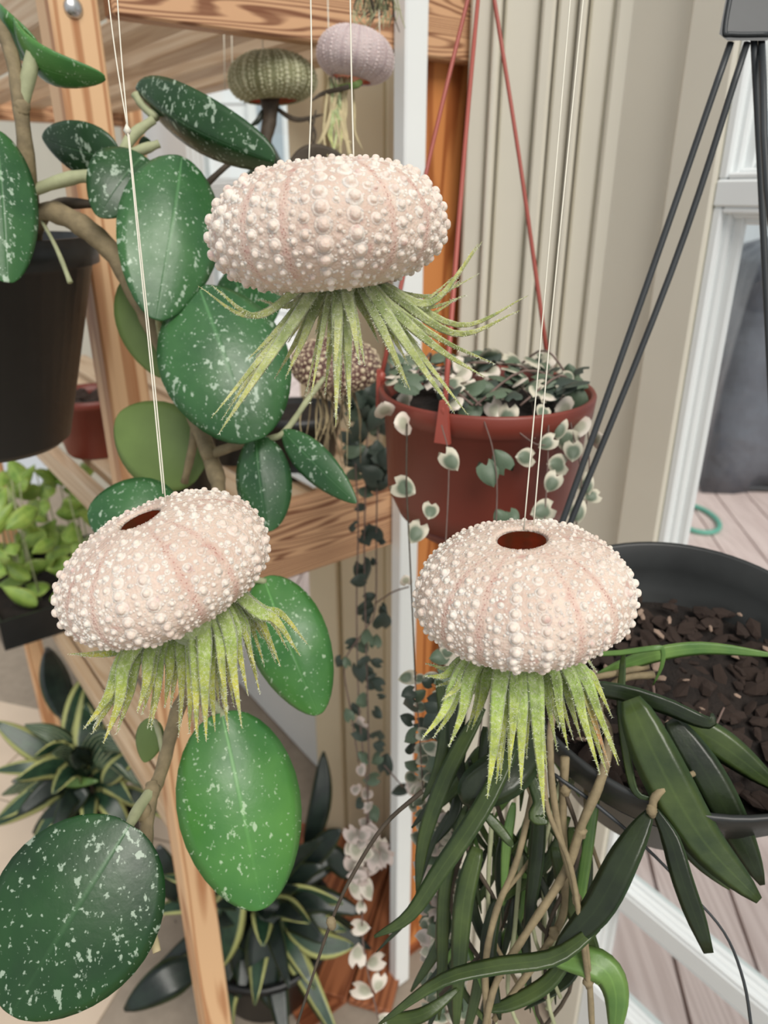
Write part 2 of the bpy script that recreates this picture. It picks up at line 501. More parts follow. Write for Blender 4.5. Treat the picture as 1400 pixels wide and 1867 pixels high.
# ================================================================== THE SETTING
# floor slab with single tiles
GROUT = simple('grout', srgb(150, 138, 124), 0.9, 0.1, 40)
TILE = simple('floor_tile', srgb(206, 188, 168), 0.45, 0.06, 5)
floor = structure(rbox('floor', -2.6, 0.84, -2.2, 3.6, -0.06, -0.004, GROUT, bevel=0))
for i in range(5):
    for j in range(8):
        a0 = -0.80 + i * 0.30; c0 = 0.30 + j * 0.30
        rbox('tile', a0 + .002, a0 + .298, c0 + .002, c0 + .298, -0.004, 0.0, TILE, floor, bevel=0.001)
WALLM = simple('wall_paint', srgb(214, 208, 190), 0.6, 0.03, 5)
wall = structure(rbox('wall_back', 0.735, 0.84, 0.47, 1.10, 0, 2.5, BEIGE, bevel=0))
w2 = structure(rbox('wall_left', 0.735, 0.84, 1.90, 3.6, 0, 2.5, WALLM, bevel=0))
w3 = structure(rbox('wall_right', 0.735, 0.84, -2.2, -0.46, 0, 2.5, WALLM, bevel=0))
structure(rbox('trim_1', 0.735, 0.84, -0.46, 0.47, 2.18, 2.5, WALLM, bevel=0))
structure(rbox('trim_2', 0.735, 0.84, 1.10, 1.90, 2.18, 2.5, WALLM, bevel=0))
# casing boards, stepped and beaded, between the stand and the door
prof = [(0.474, 0.548, 0.700), (0.552, 0.575, 0.690), (0.577, 0.602, 0.700), (0.604, 0.612, 0.688), (0.614, 0.634, 0.697),
        (0.636, 0.650, 0.691), (0.652, 0.690, 0.702), (0.692, 0.700, 0.688), (0.702, 0.725, 0.696)]
cas = structure(rbox('trim_3', 0.722, 0.735, 0.474, 0.726, 0, 2.3, BEIGE, bevel=0))
for (c0, c1, a) in prof:
    rbox('casing_board', a, 0.722, c0, c1, 0, 2.3, BEIGE, cas, bevel=0.003)
cas2 = structure(rbox('trim_4', 0.722, 0.735, 0.80, 1.10, 0, 2.3, CREAM, bevel=0))
for (c0, c1, a) in [(0.80, 0.835, 0.704), (0.838, 0.93, 0.712), (0.934, 0.95, 0.700), (0.953, 1.04, 0.708), (1.043, 1.10, 0.698)]:
    rbox('casing_board', a, 0.722, c0, c1, 0, 2.3, CREAM, cas2, bevel=0.003)
# small round screw cover on the casing
sc_p = on_plane(1268, 357, RF(0.700, 0, 0), U)
sc = lathe('screw_cover', [(0.0001, .0035), (.004, .003), (.0055, .001), (.0055, -.001)], 16, axis_matrix(sc_p, -U), BEIGE, cas)

def glazed_door(name, c0, c1, stile_l, stile_r, wm, sm):
    """leaf in the door wall: stiles, rails, muntins with beads, a pane in every light"""
    root = bpy.data.objects.new(name, None); COL.objects.link(root)
    loc = RF(0.745, (c0 + c1) / 2, 0); root.location = loc; root['_w'] = tuple(loc); root['kind'] = 'structure'
    A0, A1 = 0.706, 0.757
    rbox('stile', A0, A1, c0, c0 + stile_r, 0.0, 2.17, sm, root, 0.002)
    rbox('stile', A0, A1, c1 - stile_l, c1, 0.0, 2.17, sm, root, 0.002)
    g0, g1 = c0 + stile_r, c1 - stile_l
    zs = [(0.0, 0.16), (0.358, 0.392), (1.288, 1.312), (2.08, 2.17)]
    names = ['bottom_rail', 'muntin', 'muntin', 'top_rail']
    for (z0, z1), nm in zip(zs, names):
        rbox(nm, A0 + .004, A1 - .004, g0, g1, z0, z1, wm, root, 0.002)
    for k in range(3):
        z0 = zs[k][1]; z1 = zs[k + 1][0]
        rbox('pane', 0.7345, 0.7385, g0, g1, z0, z1, GLASS, root, 0)
        for (d, b) in ((0.010, 0.022), (0.016, 0.014), (0.026, 0.007)):   # stepped beads round the light, inside
            rbox('glazing_bead', 0.7345 - b - 0.001, 0.7345, g0, g0 + d, z0, z1, wm, root, 0.002)
            rbox('glazing_bead', 0.7345 - b - 0.001, 0.7345, g1 - d, g1, z0, z1, wm, root, 0.002)
            rbox('glazing_bead', 0.7345 - b - 0.001, 0.7345, g0 + d, g1 - d, z0, z0 + d * .6, wm, root, 0.002)
            rbox('glazing_bead', 0.7345 - b - 0.001, 0.7345, g0 + d, g1 - d, z1 - d * .6, z1, wm, root, 0.002)
    return root
door1 = glazed_door('door_1', -0.45, 0.468, 0.050, 0.078, WHITE, BEIGE)  # white beads and rails: daylight put into the colour, door itself beige
door2 = glazed_door('door_2', 1.105, 1.895, 0.26, 0.02, WHITE, WHITE)

# brown boards in front of the door wall at floor level
bb = structure(rbox('trim_5', 0.36, 0.70, 0.70, 1.02, 0.0, 0.006, BROWNWOOD, bevel=0))
for k in range(4):
    rbox('plank', 0.36, 0.70, 0.702 + k * 0.08, 0.778 + k * 0.08, 0.006, 0.022, BROWNWOOD, bb, 0.002)

# ---- outdoors: deck boards, covered grill, hose, pale house
DECKM = wood('deck_wood', srgb(226, 206, 202), srgb(196, 174, 170), 'y', rough=0.6, contrast=0.5)
GAPM = simple('deck_gap', srgb(70, 60, 60), 0.9, 0.1)
deck_dir = radians(-7.2)
dd = Vector((sin(-deck_dir), cos(-deck_dir), 0)); dp = Vector((cos(-deck_dir), -sin(-deck_dir), 0))
g0 = on_z(1168, 1501, -0.05).dot(dp)
deck_o = structure(mk('deck', [RF(0.85, -4, -0.09), RF(8, -4, -0.09), RF(8, 6, -0.09), RF(0.85, 6, -0.09)], [(0, 1, 2, 3)], GAPM, smooth=False))
deck_o['_w'] = tuple(deck_o.location)
for k in range(-16, 22):
    e = g0 + k * 0.152
    # start of this board at the wall line a = 0.86
    def start(ee):
        s = (0.86 - (dp * ee).dot(U)) / dd.dot(U)
        return dp * ee + dd * s
    s0 = start(e + 0.004); s1 = start(e + 0.148)
    L = 6.5
    z0, z1 = -0.085, -0.05
    V = []
    for z in (z0, z1):
        for q in (s0, s1, s1 + dd * L, s0 + dd * L):
            V.append(Vector((q.x, q.y, z)))
    mid = (V[0] + V[6]) / 2
    o = mk('board', V, [(3, 2, 1, 0), (4, 5, 6, 7), (0, 1, 5, 4), (1, 2, 6, 5), (2, 3, 7, 6), (3, 0, 4, 7)], DECKM, None, origin=mid, smooth=False)
    adopt(o, deck_o)

def cover_mat():
    t = NT('grill_cover_vinyl')
    co = t.coord('Object')
    n = t.noise(co, 3.5, 5)
    t.color(t.ramp(n, [(0.3, srgb(74, 76, 86)), (0.7, srgb(104, 108, 118))]))
    t.set(Roughness=0.32); t.bump(t.noise(co, 5, 3), 0.6, 0.05)
    return t.m
gc = on_z(1390, 905, -0.05) + Vector((0.42, 0.35, 0))
bm = bmesh.new()
bmesh.ops.create_cube(bm, size=1)
bmesh.ops.subdivide_edges(bm, edges=bm.edges[:], cuts=9, use_grid_fill=True)
rg = random.Random(3)
for v in bm.verts:
    x, y, z = v.co
    top = z + 0.5
    f = 1.0 - 0.16 * top ** 2 - (0.10 if top > 0.93 else 0)
    fold = 0.018 * sin(14 * x + 3 * y) * (1 - top * 0.6) + 0.012 * sin(23 * y + 5 * x)
    v.co = Vector((x * 1.25 * f + fold * (1 if abs(x) > .49 else 0), y * 0.7 * f + fold * (1 if abs(y) > .49 else 0) * 2, top * 1.18 - (0.06 * (x * 2) ** 2 if top > .95 else 0) + rg.uniform(-.004, .004)))
me = bpy.data.meshes.new('grill_cover'); bm.to_mesh(me); bm.free()
me.materials.append(cover_mat()); me.polygons.foreach_set('use_smooth', [True] * len(me.polygons))
grill = bpy.data.objects.new('covered_grill', None)
COL.objects.link(grill); grill.location = (gc.x, gc.y, -0.05); grill['_w'] = (gc.x, gc.y, -0.05)
tag(grill, 'grill under a dark grey vinyl cover out on the deck', 'grill')
go = bpy.data.objects.new('cover', me); COL.objects.link(go); go.location = (gc.x, gc.y, -0.05); go.rotation_euler = (0, 0, radians(-8)); adopt(go, grill)
# seam round the top and hem
Vh = []
def cover_ring(z, f):
    R = Matrix.Rotation(radians(-8), 3, 'Z'); out = []
    for k in range(28):
        a = 2 * pi * k / 28
        x = max(-1, min(1, 1.35 * cos(a))) * .625 * f; y = max(-1, min(1, 1.35 * sin(a))) * .35 * f
        out.append(Vector((gc.x, gc.y, -0.05)) + R @ Vector((x, y, z)))
    return out + [out[0]]
HEM = simple('cover_hem', srgb(48, 50, 58), 0.6, 0.1)
tube('hem', cover_ring(0.02, 1.0), [0.012], HEM, grill, 6, n=57)
tube('seam', cover_ring(0.98, 0.85), [0.006], HEM, grill, 6, n=57)

HOSEM = simple('hose_rubber', srgb(96, 168, 150), 0.5, 0.05)
hc = on_z(1262, 948, -0.05)
hp = [hc + Vector((0.10 * cos(a), 0.16 * sin(a), 0.012)) for a in [radians(x) for x in range(-160, 100, 20)]]
hp = [hc + Vector((-0.4, -0.02, 0.012))] + hp + [hc + Vector((-0.2, 0.25, 0.012))]
tag(tube('garden_hose', hp, [0.011], HOSEM, None, 8), 'pale green garden hose curled on the deck boards', 'hose')

# pale neighbouring house seen through the left-hand glass
SIDING = simple('pale_siding', srgb(240, 243, 244), 0.6, 0.02, 3)
hs_c = on_plane(540, 300, Vector((0, 6.6, 0)), Vector((0, 1, 0)))
house = thing('house', (hs_c.x, 6.9, -0.1), 'pale sided neighbouring house seen through the far glass pane', 'house')
def ybox(name, x0, x1, y0, y1, z0, z1, m, par):
    V = [Vector((x, y, z)) for z in (z0, z1) for (x, y) in ((x0, y0), (x1, y0), (x1, y1), (x0, y1))]
    return mk(name, V, [(3, 2, 1, 0), (4, 5, 6, 7), (0, 1, 5, 4), (1, 2, 6, 5), (2, 3, 7, 6), (3, 0, 4, 7)], m, par, origin=(V[0] + V[6]) / 2, smooth=False)
hx = hs_c.x
ybox('wall', hx - 3.4, hx + 2.2, 7.0, 7.2, -0.1, 4.2, SIDING, house)
for k in range(22):
    ybox('siding_board', hx - 3.4, hx + 2.2, 6.965, 7.0, -0.1 + k * 0.19, 0.075 + k * 0.19, SIDING, house)
GREYW = simple('house_window_glass', srgb(168, 182, 192), 0.15, 0.05)
fr = ybox('window', hx - 0.42, hx + 0.22, 6.90, 6.965, 1.05, 2.15, WHITE, house)
ybox('pane', hx - 0.34, hx - 0.13, 6.885, 6.90, 1.13, 2.07, GREYW, fr)
ybox('pane', hx - 0.07, hx + 0.14, 6.885, 6.90, 1.13, 2.07, GREYW, fr)
ybox('eave', hx - 3.5, hx + 2.3, 6.7, 7.0, 2.55, 2.7, WHITE, house)
ybox('roof', hx - 3.6, hx + 2.4, 6.4, 7.4, 4.2, 4.35, simple('roof_grey', srgb(150, 150, 152), .8), house)

# ================================================================== PLANT STAND
stand = thing('plant_stand', RF(0.45, 1.1, 0), 'slatted pine plant stand with square legs and shelves behind the plants', 'plant stand')
def leg(a, c, w=0.038, m=PINE, z1=2.0):
    return rbox('leg', a - w / 2, a + w / 2, c - w / 2, c + w / 2, 0, z1, m, stand, 0.002)
leg(0.216, 0.706)
leg(0.226, 1.76)
rbox('leg', 0.586, 0.684, 0.713, 0.735, 0, 2.0, CEDAR, stand, 0.002)
leg(0.640, 1.76)
def rail(name, a0, a1, c0, c1, z0, z1, m=PINE_X):
    return rbox(name, a0, a1, c0, c1, z0, z1, m, stand, 0.002)
rail('front_rail', 0.247, 0.662, 0.690, 0.712, 1.432, 1.492)
rail('front_rail', 0.247, 0.592, 0.690, 0.712, 0.872, 0.968)
rail('back_rail', 0.247, 0.62, 1.75, 1.77, 1.432, 1.492)
rail('side_rail', 0.208, 0.226, 0.727, 1.74, 1.432, 1.475, PINE_Y)
rail('side_rail', 0.214, 0.232, 0.727, 1.74, 0.925, 0.9615, PINE_Y)
rail('side_rail', 0.214, 0.232, 0.727, 1.74, 0.485, 0.5215, PINE_Y)
leg(0.335, 1.03, 0.03, PINE, 0.505)
leg(0.335, 1.70, 0.03, PINE, 0.505)
rail('end_rail', 0.232, 0.32, 1.02, 1.045, 0.475, 0.505)
for k in range(5):
    a0 = 0.250 + k * 0.082
    rail('slat', a0, a0 + 0.042, 0.713, 1.745, 1.455, 1.475, PINE_Y)
for k in range(5):
    a0 = 0.250 + k * 0.076
    rail('slat', a0, a0 + 0.060, 0.713, 1.745, 0.945, 0.962, PINE_Y)
for k in range(2):
    a0 = 0.236 + k * 0.062
    rail('slat', a0, a0 + 0.05, 0.80, 1.745, 0.505, 0.522, PINE_Y)
# steel bolt head and a screw hole on the near leg
bp = on_plane(133, 14, RF(0, 0.687, 0), N)
lathe('bolt', [(0.0001, .004), (.005, .0035), (.0075, .001), (.0075, -.002)], 16, axis_matrix(bp, -N), METAL, stand)
hp_ = on_plane(108, 28, RF(0.207, 0, 0), U)
lathe('screw_hole', [(0.0001, .0006), (.0035, .0005), (.0035, -.001)], 12, axis_matrix(hp_, -U), DSTEM, stand)
for (x, y) in [(198, 762), (325, 1535), (320, 1680), (350, 1720), (308, 1500)]:
    kp = on_plane(x, y, RF(0.207, 0, 0), U)
    lathe('knot', [(0.0001, .0005), (.0022, .0004), (.003, -.0005)], 10, axis_matrix(kp, -U), DSTEM, stand)
# white painted batten standing against the end of the stand
bat = structure(rbox('trim_6', 0.530, 0.560, 0.667, 0.688, 0.0, 2.3, WHITE, bevel=0.002))

# things on the shelves
def pot(name, base, r0, r1, h, mat, label, cat, rim=0.012, soil=True, group=None, seg=40):
    root = thing(name, base, label, cat, group)
    m = Matrix.Translation(base)
    lathe('pot_body', [(0.0005, 0), (r0 * .92, 0), (r0, .004), (r1, h - rim), (r1 * 1.05, h - rim), (r1 * 1.06, h), (r1 * 1.0, h), (r1 * .97, h - rim), (r0 * .93, .01), (0.0005, .01)], seg, m, mat, root)
    if soil:
        lathe('soil', [(r1 * .955, h - rim - .008), (r1 * .6, h - rim - .004), (0.0005, h - rim - .002)], 24, m, SOIL, root)
    return root
def shelf_pt(px, py, z): return on_z(px, py, z)
def bark_pile(root, centre, R, z, n, m, seed, smin=.004, smax=.011, axis=None):
    rnd = random.Random(seed)
    metas = []
    for k in range(4):
        bm = bmesh.new(); bmesh.ops.create_icosphere(bm, subdivisions=1, radius=1)
        for v in bm.verts:
            v.co = Vector((v.co.x * rnd.uniform(.8, 1.2), v.co.y * rnd.uniform(.4, .7), v.co.z * rnd.uniform(.18, .4)))
        mm = bpy.data.meshes.new('bark_chip'); bm.to_mesh(mm); bm.free(); mm.materials.append(m); metas.append(mm)
    M = axis if axis is not None else Matrix.Translation(centre)
    for i in range(n):
        r = R * sqrt(rnd.random()); a = rnd.uniform(0, 2 * pi); s = rnd.uniform(smin, smax)
        L = Matrix.Translation((r * cos(a), r * sin(a), z + rnd.uniform(0, .006))) @ Matrix.Rotation(rnd.uniform(0, 6.3), 4, 'Z') @ Matrix.Rotation(rnd.uniform(-.6, .6), 4, 'X') @ Matrix.Rotation(rnd.uniform(-.6, .6), 4, 'Y') @ Matrix.Scale(s, 4)
        inst('bark_chip', metas[i % 4], M @ L, root)
q = shelf_pt(150, 845, 0.962) + U * .035 + N * .04
tp = pot('terracotta_pot', q, .042, .055, .085, TERRA, 'small terracotta coloured pot of bark on the left of the middle shelf', 'pot')
bark_pile(tp, q, .045, .068, 26, BARK, 5, .008, .018)
for (x, y, r, h, lab) in [(335, 900, .05, .10, 'black nursery pot on the middle shelf behind the hoya stem'),
                          (428, 836, .044, .085, 'black nursery pot on the middle shelf between the broad hoya leaves')]:
    q = shelf_pt(x, y, 0.962)
    pot('nursery_pot', q, r * .78, r, h, BLACKP, lab, 'pot', group='black pots on the middle shelf')
# white plant label lying on the middle shelf rail
q0 = shelf_pt(528, 862, 0.972); q1 = shelf_pt(578, 888, 0.972)
dl = (q1 - q0).normalized(); dn = Vector((0, 0, 1)).cross(dl)
V = [q0 + dn * .005, q0 - dn * .005, q1 - dn * .006, q1 + dn * .006]
V = V + [v + Vector((0, 0, .002)) for v in V]
lb = mk('plant_label', V, [(3, 2, 1, 0), (4, 5, 6, 7), (0, 1, 5, 4), (1, 2, 6, 5), (2, 3, 7, 6), (3, 0, 4, 7)], WHITE, None, origin=q0, smooth=False)
tag(lb, 'blank white plastic plant label lying on the middle shelf rail', 'plant label')

# lime-leaved plant in a black tray on the lower shelf
q = shelf_pt(40, 1040, 0.522) - N * .19 + U * .02
lime = thing('lime_plant', q, 'lime green leafy plant in a black tray on the lower shelf', 'plant')
rot_tray = AZ
def tray_part(nm, x0, x1, y0, y1, z0, z1, m):
    R = Matrix.Rotation(AZ, 3, 'Z')
    V = [q + R @ Vector((x, y, z)) for z in (z0, z1) for (x, y) in ((x0, y0), (x1, y0), (x1, y1), (x0, y1))]
    return mk(nm, V, [(3, 2, 1, 0), (4, 5, 6, 7), (0, 1, 5, 4), (1, 2, 6, 5), (2, 3, 7, 6), (3, 0, 4, 7)], m, lime, origin=q, smooth=False)
tray_part('tray_base', -.12, .13, -.13, .16, 0, .006, BLACKP)
tray_part('tray_wall', -.12, .13, -.13, -.124, .006, .06, BLACKP)
tray_part('tray_wall', -.12, .13, .154, .16, .006, .06, BLACKP)
tray_part('tray_wall', -.12, -.114, -.124, .154, .006, .06, BLACKP)
tray_part('tray_wall', .124, .13, -.124, .154, .006, .06, BLACKP)
tray_part('soil', -.114, .124, -.124, .154, .006, .04, SOIL)
rl = random.Random(21)
R37 = Matrix.Rotation(AZ, 3, 'Z')
for k in range(95):
    x = rl.uniform(-.11, .12); y = rl.uniform(-.12, .15)
    b = q + R37 @ Vector((x, y, .05 + rl.uniform(0, .22)))
    a = rl.uniform(0, 2 * pi)
    t = b + Vector((cos(a) * .06, sin(a) * .06, rl.uniform(-.02, .07)))
    leaf('leaf', b, t, rl.uniform(.028, .044), LIME, lime, roll=rl.uniform(-.8, .8), p=.7, q=.9, cup=.1, fold=.35, bend=.08, nu=6, nv=8, thick=.0006)
for k in range(14):
    x = rl.uniform(-.1, .1); y = rl.uniform(-.1, .13)
    b = q + R37 @ Vector((x, y, .038))
    tube('stem', [b, b + Vector((rl.uniform(-.02, .02), rl.uniform(-.02, .02), .23))], [.002, .0012], PETIOLE, lime, 5, n=4)

# ================================================================== SEA URCHIN SHELLS
def shell_mat(name, base, light, pore, pore_dot=(0.3, 0.08, 0.06), band=None, bump=0.5):
    t = NT(name)
    at = t.node('ShaderNodeAttribute', attribute_name='pore'); co = t.coord('Object', rnd=True)
    body = t.ramp(t.noise(co, 55, 4), [(0.35, base), (0.68, light)])
    gran = t.vor(co, 900)
    c = t.mix(t.math('MULTIPLY', at.outputs['Fac'], t.ramp(t.noise(co, 260, 3), [(0.35, (.1, .1, .1)), (0.7, (.45, .45, .45))])), body, pore)
    dots = t.ramp(t.vor(co, 1100), [(0.18, (1, 1, 1)), (0.36, (0, 0, 0))])
    c = t.mix(t.math('MULTIPLY', t.math('MULTIPLY', dots, at.outputs['Fac']), 0.8), c, pore_dot)
    # purple blush specks
    sp = t.ramp(t.noise(co, 160, 2), [(0.62, (0, 0, 0)), (0.74, (.5, .5, .5))])
    c = t.mix(sp, c, pore)
    t.color(c); t.set(Roughness=0.6, Specular_IOR_Level=0.35, Subsurface_Weight=0.3, Subsurface_Scale=0.003)
    t.b.inputs['Subsurface Radius'].default_value = (1.0, 0.5, 0.35)
    t.bump(t.math('MULTIPLY_ADD', t.noise(co, 500, 3), 0.6, gran), bump, 0.0006)
    return t.m
SH_PINK = shell_mat('pink_urchin', srgb(208, 184, 169), srgb(228, 208, 193), srgb(186, 134, 126))
SH_TUB = shell_mat('pink_tubercle', srgb(222, 203, 190), srgb(240, 229, 218), srgb(196, 150, 146))
SH_IN = simple('urchin_inside', srgb(226, 176, 146), 0.8, 0.1, 60)
_si = SH_IN.node_tree.nodes['Principled BSDF']; _si.inputs['Subsurface Weight'].default_value = 0.8; _si.inputs['Subsurface Scale'].default_value = 0.004
SH_GREEN = shell_mat('green_urchin', srgb(128, 128, 92), srgb(152, 152, 116), srgb(92, 98, 62), (0.1, .1, .05))
SH_GTUB = simple('green_tubercle', srgb(196, 196, 164), 0.7, 0.1, 60)
SH_LAV = shell_mat('lavender_urchin', srgb(186, 168, 168), srgb(204, 188, 186), srgb(150, 126, 134), (0.2, .12, .14))
SH_LTUB = simple('lavender_tubercle', srgb(214, 198, 196), 0.7, 0.08, 60)
SH_BROWN = shell_mat('brown_urchin', srgb(84, 56, 54), srgb(120, 88, 82), srgb(214, 196, 170), (0.6, .5, .4))
SH_BTUB = simple('cream_tubercle', srgb(214, 198, 168), 0.7, 0.1, 60)

def urchin_profile(f, R, hgt, top_hole, bot_hole):
    """f 0..1 from top opening to bottom opening -> radius, height"""
    a0 = math.asin(min(1, top_hole)); a1 = pi - math.asin(min(1, bot_hole))
    a = a0 + (a1 - a0) * f
    s = sin(a); c = cos(a)
    r = R * abs(s) ** 0.82
    z = (hgt * 0.56 if c > 0 else hgt * 0.46) * (abs(c) ** 0.92) * (1 if c > 0 else -1)
    return r, z
def tubercle_geo(V, Fc, p, n, r, h, seg, fine):
    n = n.normalized(); x = n.orthogonal().normalized(); y = n.cross(x)
    prof = [(1.0, -.12), (.92, .05), (.78, .10), (.62, .12), (.58, .34), (.46, .54), (.26, .66)] if fine else [(1.0, -.1), (.82, .28), (.46, .50)]
    b0 = len(V)
    for (rr, zz) in prof:
        for k in range(seg):
            a = 2 * pi * k / seg
            V.append(p + (x * cos(a) + y * sin(a)) * (rr * r) + n * (zz * h))
    V.append(p + n * ((.70 if fine else .58) * h))
    m = len(prof)
    for i in range(m - 1):
        for k in range(seg):
            k2 = (k + 1) % seg
            Fc.append((b0 + i * seg + k, b0 + i * seg + k2, b0 + (i + 1) * seg + k2, b0 + (i + 1) * seg + k))
    for k in range(seg):
        Fc.append((b0 + (m - 1) * seg + k, b0 + (m - 1) * seg + (k + 1) % seg, b0 + m * seg))
def urchin(centre, R, hgt, M3, label, mats, spin=0.0, top_hole=0.17, bot_hole=0.42, detail=1.0, seed=1, size=1.0, group=None, rows=13, name='sea_urchin_shell', flat=1.0):
    """hollow shell with openings, pore bands and rows of tubercles; M3 orients its axis"""
    mo, mt, mi = mats
    rnd = random.Random(seed)
    root = thing(name, centre, label, 'sea urchin', group)
    nr, ns = int(44 * detail) + 8, int(200 * detail) + 20
    th = R * 0.035
    V, Fc, MI, pore = [], [], [], []
    def pos(f, a, inset=0.0):
        r, z = urchin_profile(f, R, hgt, top_hole, bot_hole)
        wob = 1 + 0.012 * cos(5 * (a - spin)) * sin(pi * f)
        if inset:
            r = max(r - inset * 0.9, 0.0005); z = z - inset * .9 * (1 if z > 0 else -1) * min(1, abs(z) / (hgt * .3))
        return Vector((r * wob * cos(a), r * wob * sin(a), z))
    def amb(a):
        d = math.degrees((a - spin) % (2 * pi)) % 72.0
        return d            # 36 is the middle of a pore-bordered band
    for i in range(nr + 1):
        f = i / nr
        for k in range(ns):
            a = 2 * pi * k / ns
            jit = (1 + 0.012 * rnd.uniform(-1, 1) if i in (0, nr) else 1)
            V.append(Vector(centre) + M3 @ (pos(f, a) * jit))
            d = amb(a); e = min(abs(d - 25.0), abs(d - 47.0))
            pore.append(max(0.0, 1 - (e / 2.6) ** 2) * min(1, sin(pi * min(.98, f + .04)) * 1.6))
    n1 = len(V)
    for i in range(nr + 1):
        for k in range(ns):
            V.append(Vector(centre) + M3 @ pos(i / nr, 2 * pi * k / ns, th)); pore.append(0.0)
    for i in range(nr):
        for k in range(ns):
            k2 = (k + 1) % ns
            Fc.append((i * ns + k, (i + 1) * ns + k, (i + 1) * ns + k2, i * ns + k2)); MI.append(0)
            Fc.append((n1 + i * ns + k, n1 + i * ns + k2, n1 + (i + 1) * ns + k2, n1 + (i + 1) * ns + k)); MI.append(1)
    for k in range(ns):
        k2 = (k + 1) % ns
        Fc.append((k, k2, n1 + k2, n1 + k)); MI.append(0)
        Fc.append((nr * ns + k2, nr * ns + k, n1 + nr * ns + k, n1 + nr * ns + k2)); MI.append(0)
    o = mk('shell', V, Fc, [mo, mi], root, origin=centre, midx=MI)
    at = o.data.attributes.new('pore', 'FLOAT', 'POINT'); at.data.foreach_set('value', pore)
    # tubercles
    TV, TF = [], []
    def put(f, deg, r, h, fine, seg):
        a = radians(deg) + spin
        f = min(.985, max(.015, f))
        p = pos(f, a); e = 1e-3
        du = pos(min(1, f + e), a) - pos(max(0, f - e), a); dv = pos(f, a + e) - pos(f, a - e)
        n = dv.cross(du)
        if n.dot(Vector((p.x, p.y, p.z * 1.5))) < 0: n = -n
        tubercle_geo(TV, TF, Vector(centre) + M3 @ p, M3 @ n.normalized(), r, h, seg, fine)
    for sct in range(5):
        c0 = 72.0 * sct
        # (offset, relative size, row phase) columns; 0 is the middle of the wide plate
        cols = [(-7.5, 1.0, 0.0), (7.5, 1.0, .5), (-15.5, .62, .4), (15.5, .62, .9), (0, .42, .25), (-20.5, .45, 0), (20.5, .45, .5),
                (36 - 5.5, .72, .2), (36 + 5.5, .72, .7), (36, .34, 0)]
        for (off, rel, ph) in cols:
            nrw = rows if rel > .5 else int(rows * 1.4)
            for k in range(nrw):
                f = (k + .5 + (ph - .25)) / nrw
                if f > .99: continue
                s = sin(pi * min(1, f * .92 + .06)) ** .9
                rr = R * 0.088 * rel * (0.42 + 0.72 * s) * size * rnd.uniform(.88, 1.1)
                put(f + rnd.uniform(-.006, .006), c0 + off + rnd.uniform(-.9, .9), rr, rr, detail > .6 and rel > .4, 10 if detail > .6 else 6)
    ngr = int(1900 * detail)
    for k in range(ngr):
        f = math.acos(1 - 2 * rnd.uniform(.03, .97)) / pi; deg = rnd.uniform(0, 360)
        d = deg % 72
        if min(abs(d - 25), abs(d - 47)) < 1.6: continue
        rr = R * rnd.uniform(.008, .019)
        put(f, deg, rr, rr * .9, False, 6)
    t = mk('tubercles', TV, TF, mt, root, origin=centre)
    t['kind'] = 'stuff'
    tat = t.data.attributes.new('pore', 'FLOAT', 'POINT')
    return root
def tilt_matrix(lean_right, lean_to_cam):
    """urchin axis: straight up, then leaning in the picture plane (degrees) and towards the camera"""
    return Matrix.Rotation(radians(lean_right), 3, 'Y') @ Matrix.Rotation(radians(lean_to_cam), 3, 'X')

PINKS = (SH_PINK, SH_TUB, SH_IN)
dA, dB, dC = 0.262, 0.272, 0.272
cA = P(598, 426, dA); RA = 210 * dA / FPX
uA = urchin(cA, RA, RA * 1.04, tilt_matrix(-5, -2), 'pale pink urchin shell hanging highest in front, mouth downwards above splayed leaves', PINKS, spin=radians(-80), seed=11, rows=12, size=.76, top_hole=.16)
cB = P(303, 1036, dB); RB = 194 * dB / FPX
uB = urchin(cB, RB, RB * 1.0, tilt_matrix(-19, 1), 'pale pink urchin shell tilted to the left, hanging before the pine leg', PINKS, spin=radians(-84), seed=12, rows=14, size=.64, top_hole=.155)
cC = P(953, 1082, dC); RC = 194 * dC / FPX
uC = urchin(cC, RC, RC * 1.04, tilt_matrix(-5, -2), 'pale pink urchin shell hanging in front of the black hanging bowl', PINKS, spin=radians(-96), seed=13, rows=15, size=.62, top_hole=.185)

def thread(root, pix, wpx=3.2):
    return ptube('thread', pix, [wpx], THREAD, root, seg=6)
thread(uA, [(566, -30, .262), (568, 150, .262), (563, 300, .262)], 3)
thread(uA, [(638, -30, .262), (641, 150, .262), (645, 300, .262)], 3)
thread(uB, [(194, -30, .27), (212, 110, .272), (232, 232, .272)], 2.7)
thread(uB, [(212, -30, .27), (222, 110, .272), (233, 232, .272)], 2.7)
thread(uB, [(232, 232, .272), (252, 440, .272), (277, 690, .272), (297, 900, .268)], 2.7)
thread(uB, [(234, 236, .2725), (256, 450, .2735), (281, 690, .2735), (302, 915, .272)], 2.7)
kp = P(232, 238, .272)
tag_k = mk('knot', [kp + Vector(v) * .0016 for v in [(1, 0, 0), (-1, 0, 0), (0, 1, 0), (0, -1, 0), (0, 0, 1.6), (0, 0, -1.6)]],
           [(0, 2, 4), (2, 1, 4), (1, 3, 4), (3, 0, 4), (2, 0, 5), (1, 2, 5), (3, 1, 5), (0, 3, 5)], THREAD, uB, origin=kp)
thread(uC, [(1042, -30, .27), (1018, 250, .27), (984, 640, .27), (955, 965, .272)], 2.6)
thread(uC, [(1066, -30, .27), (1038, 250, .27), (1000, 640, .27), (972, 965, .274)], 2.6)

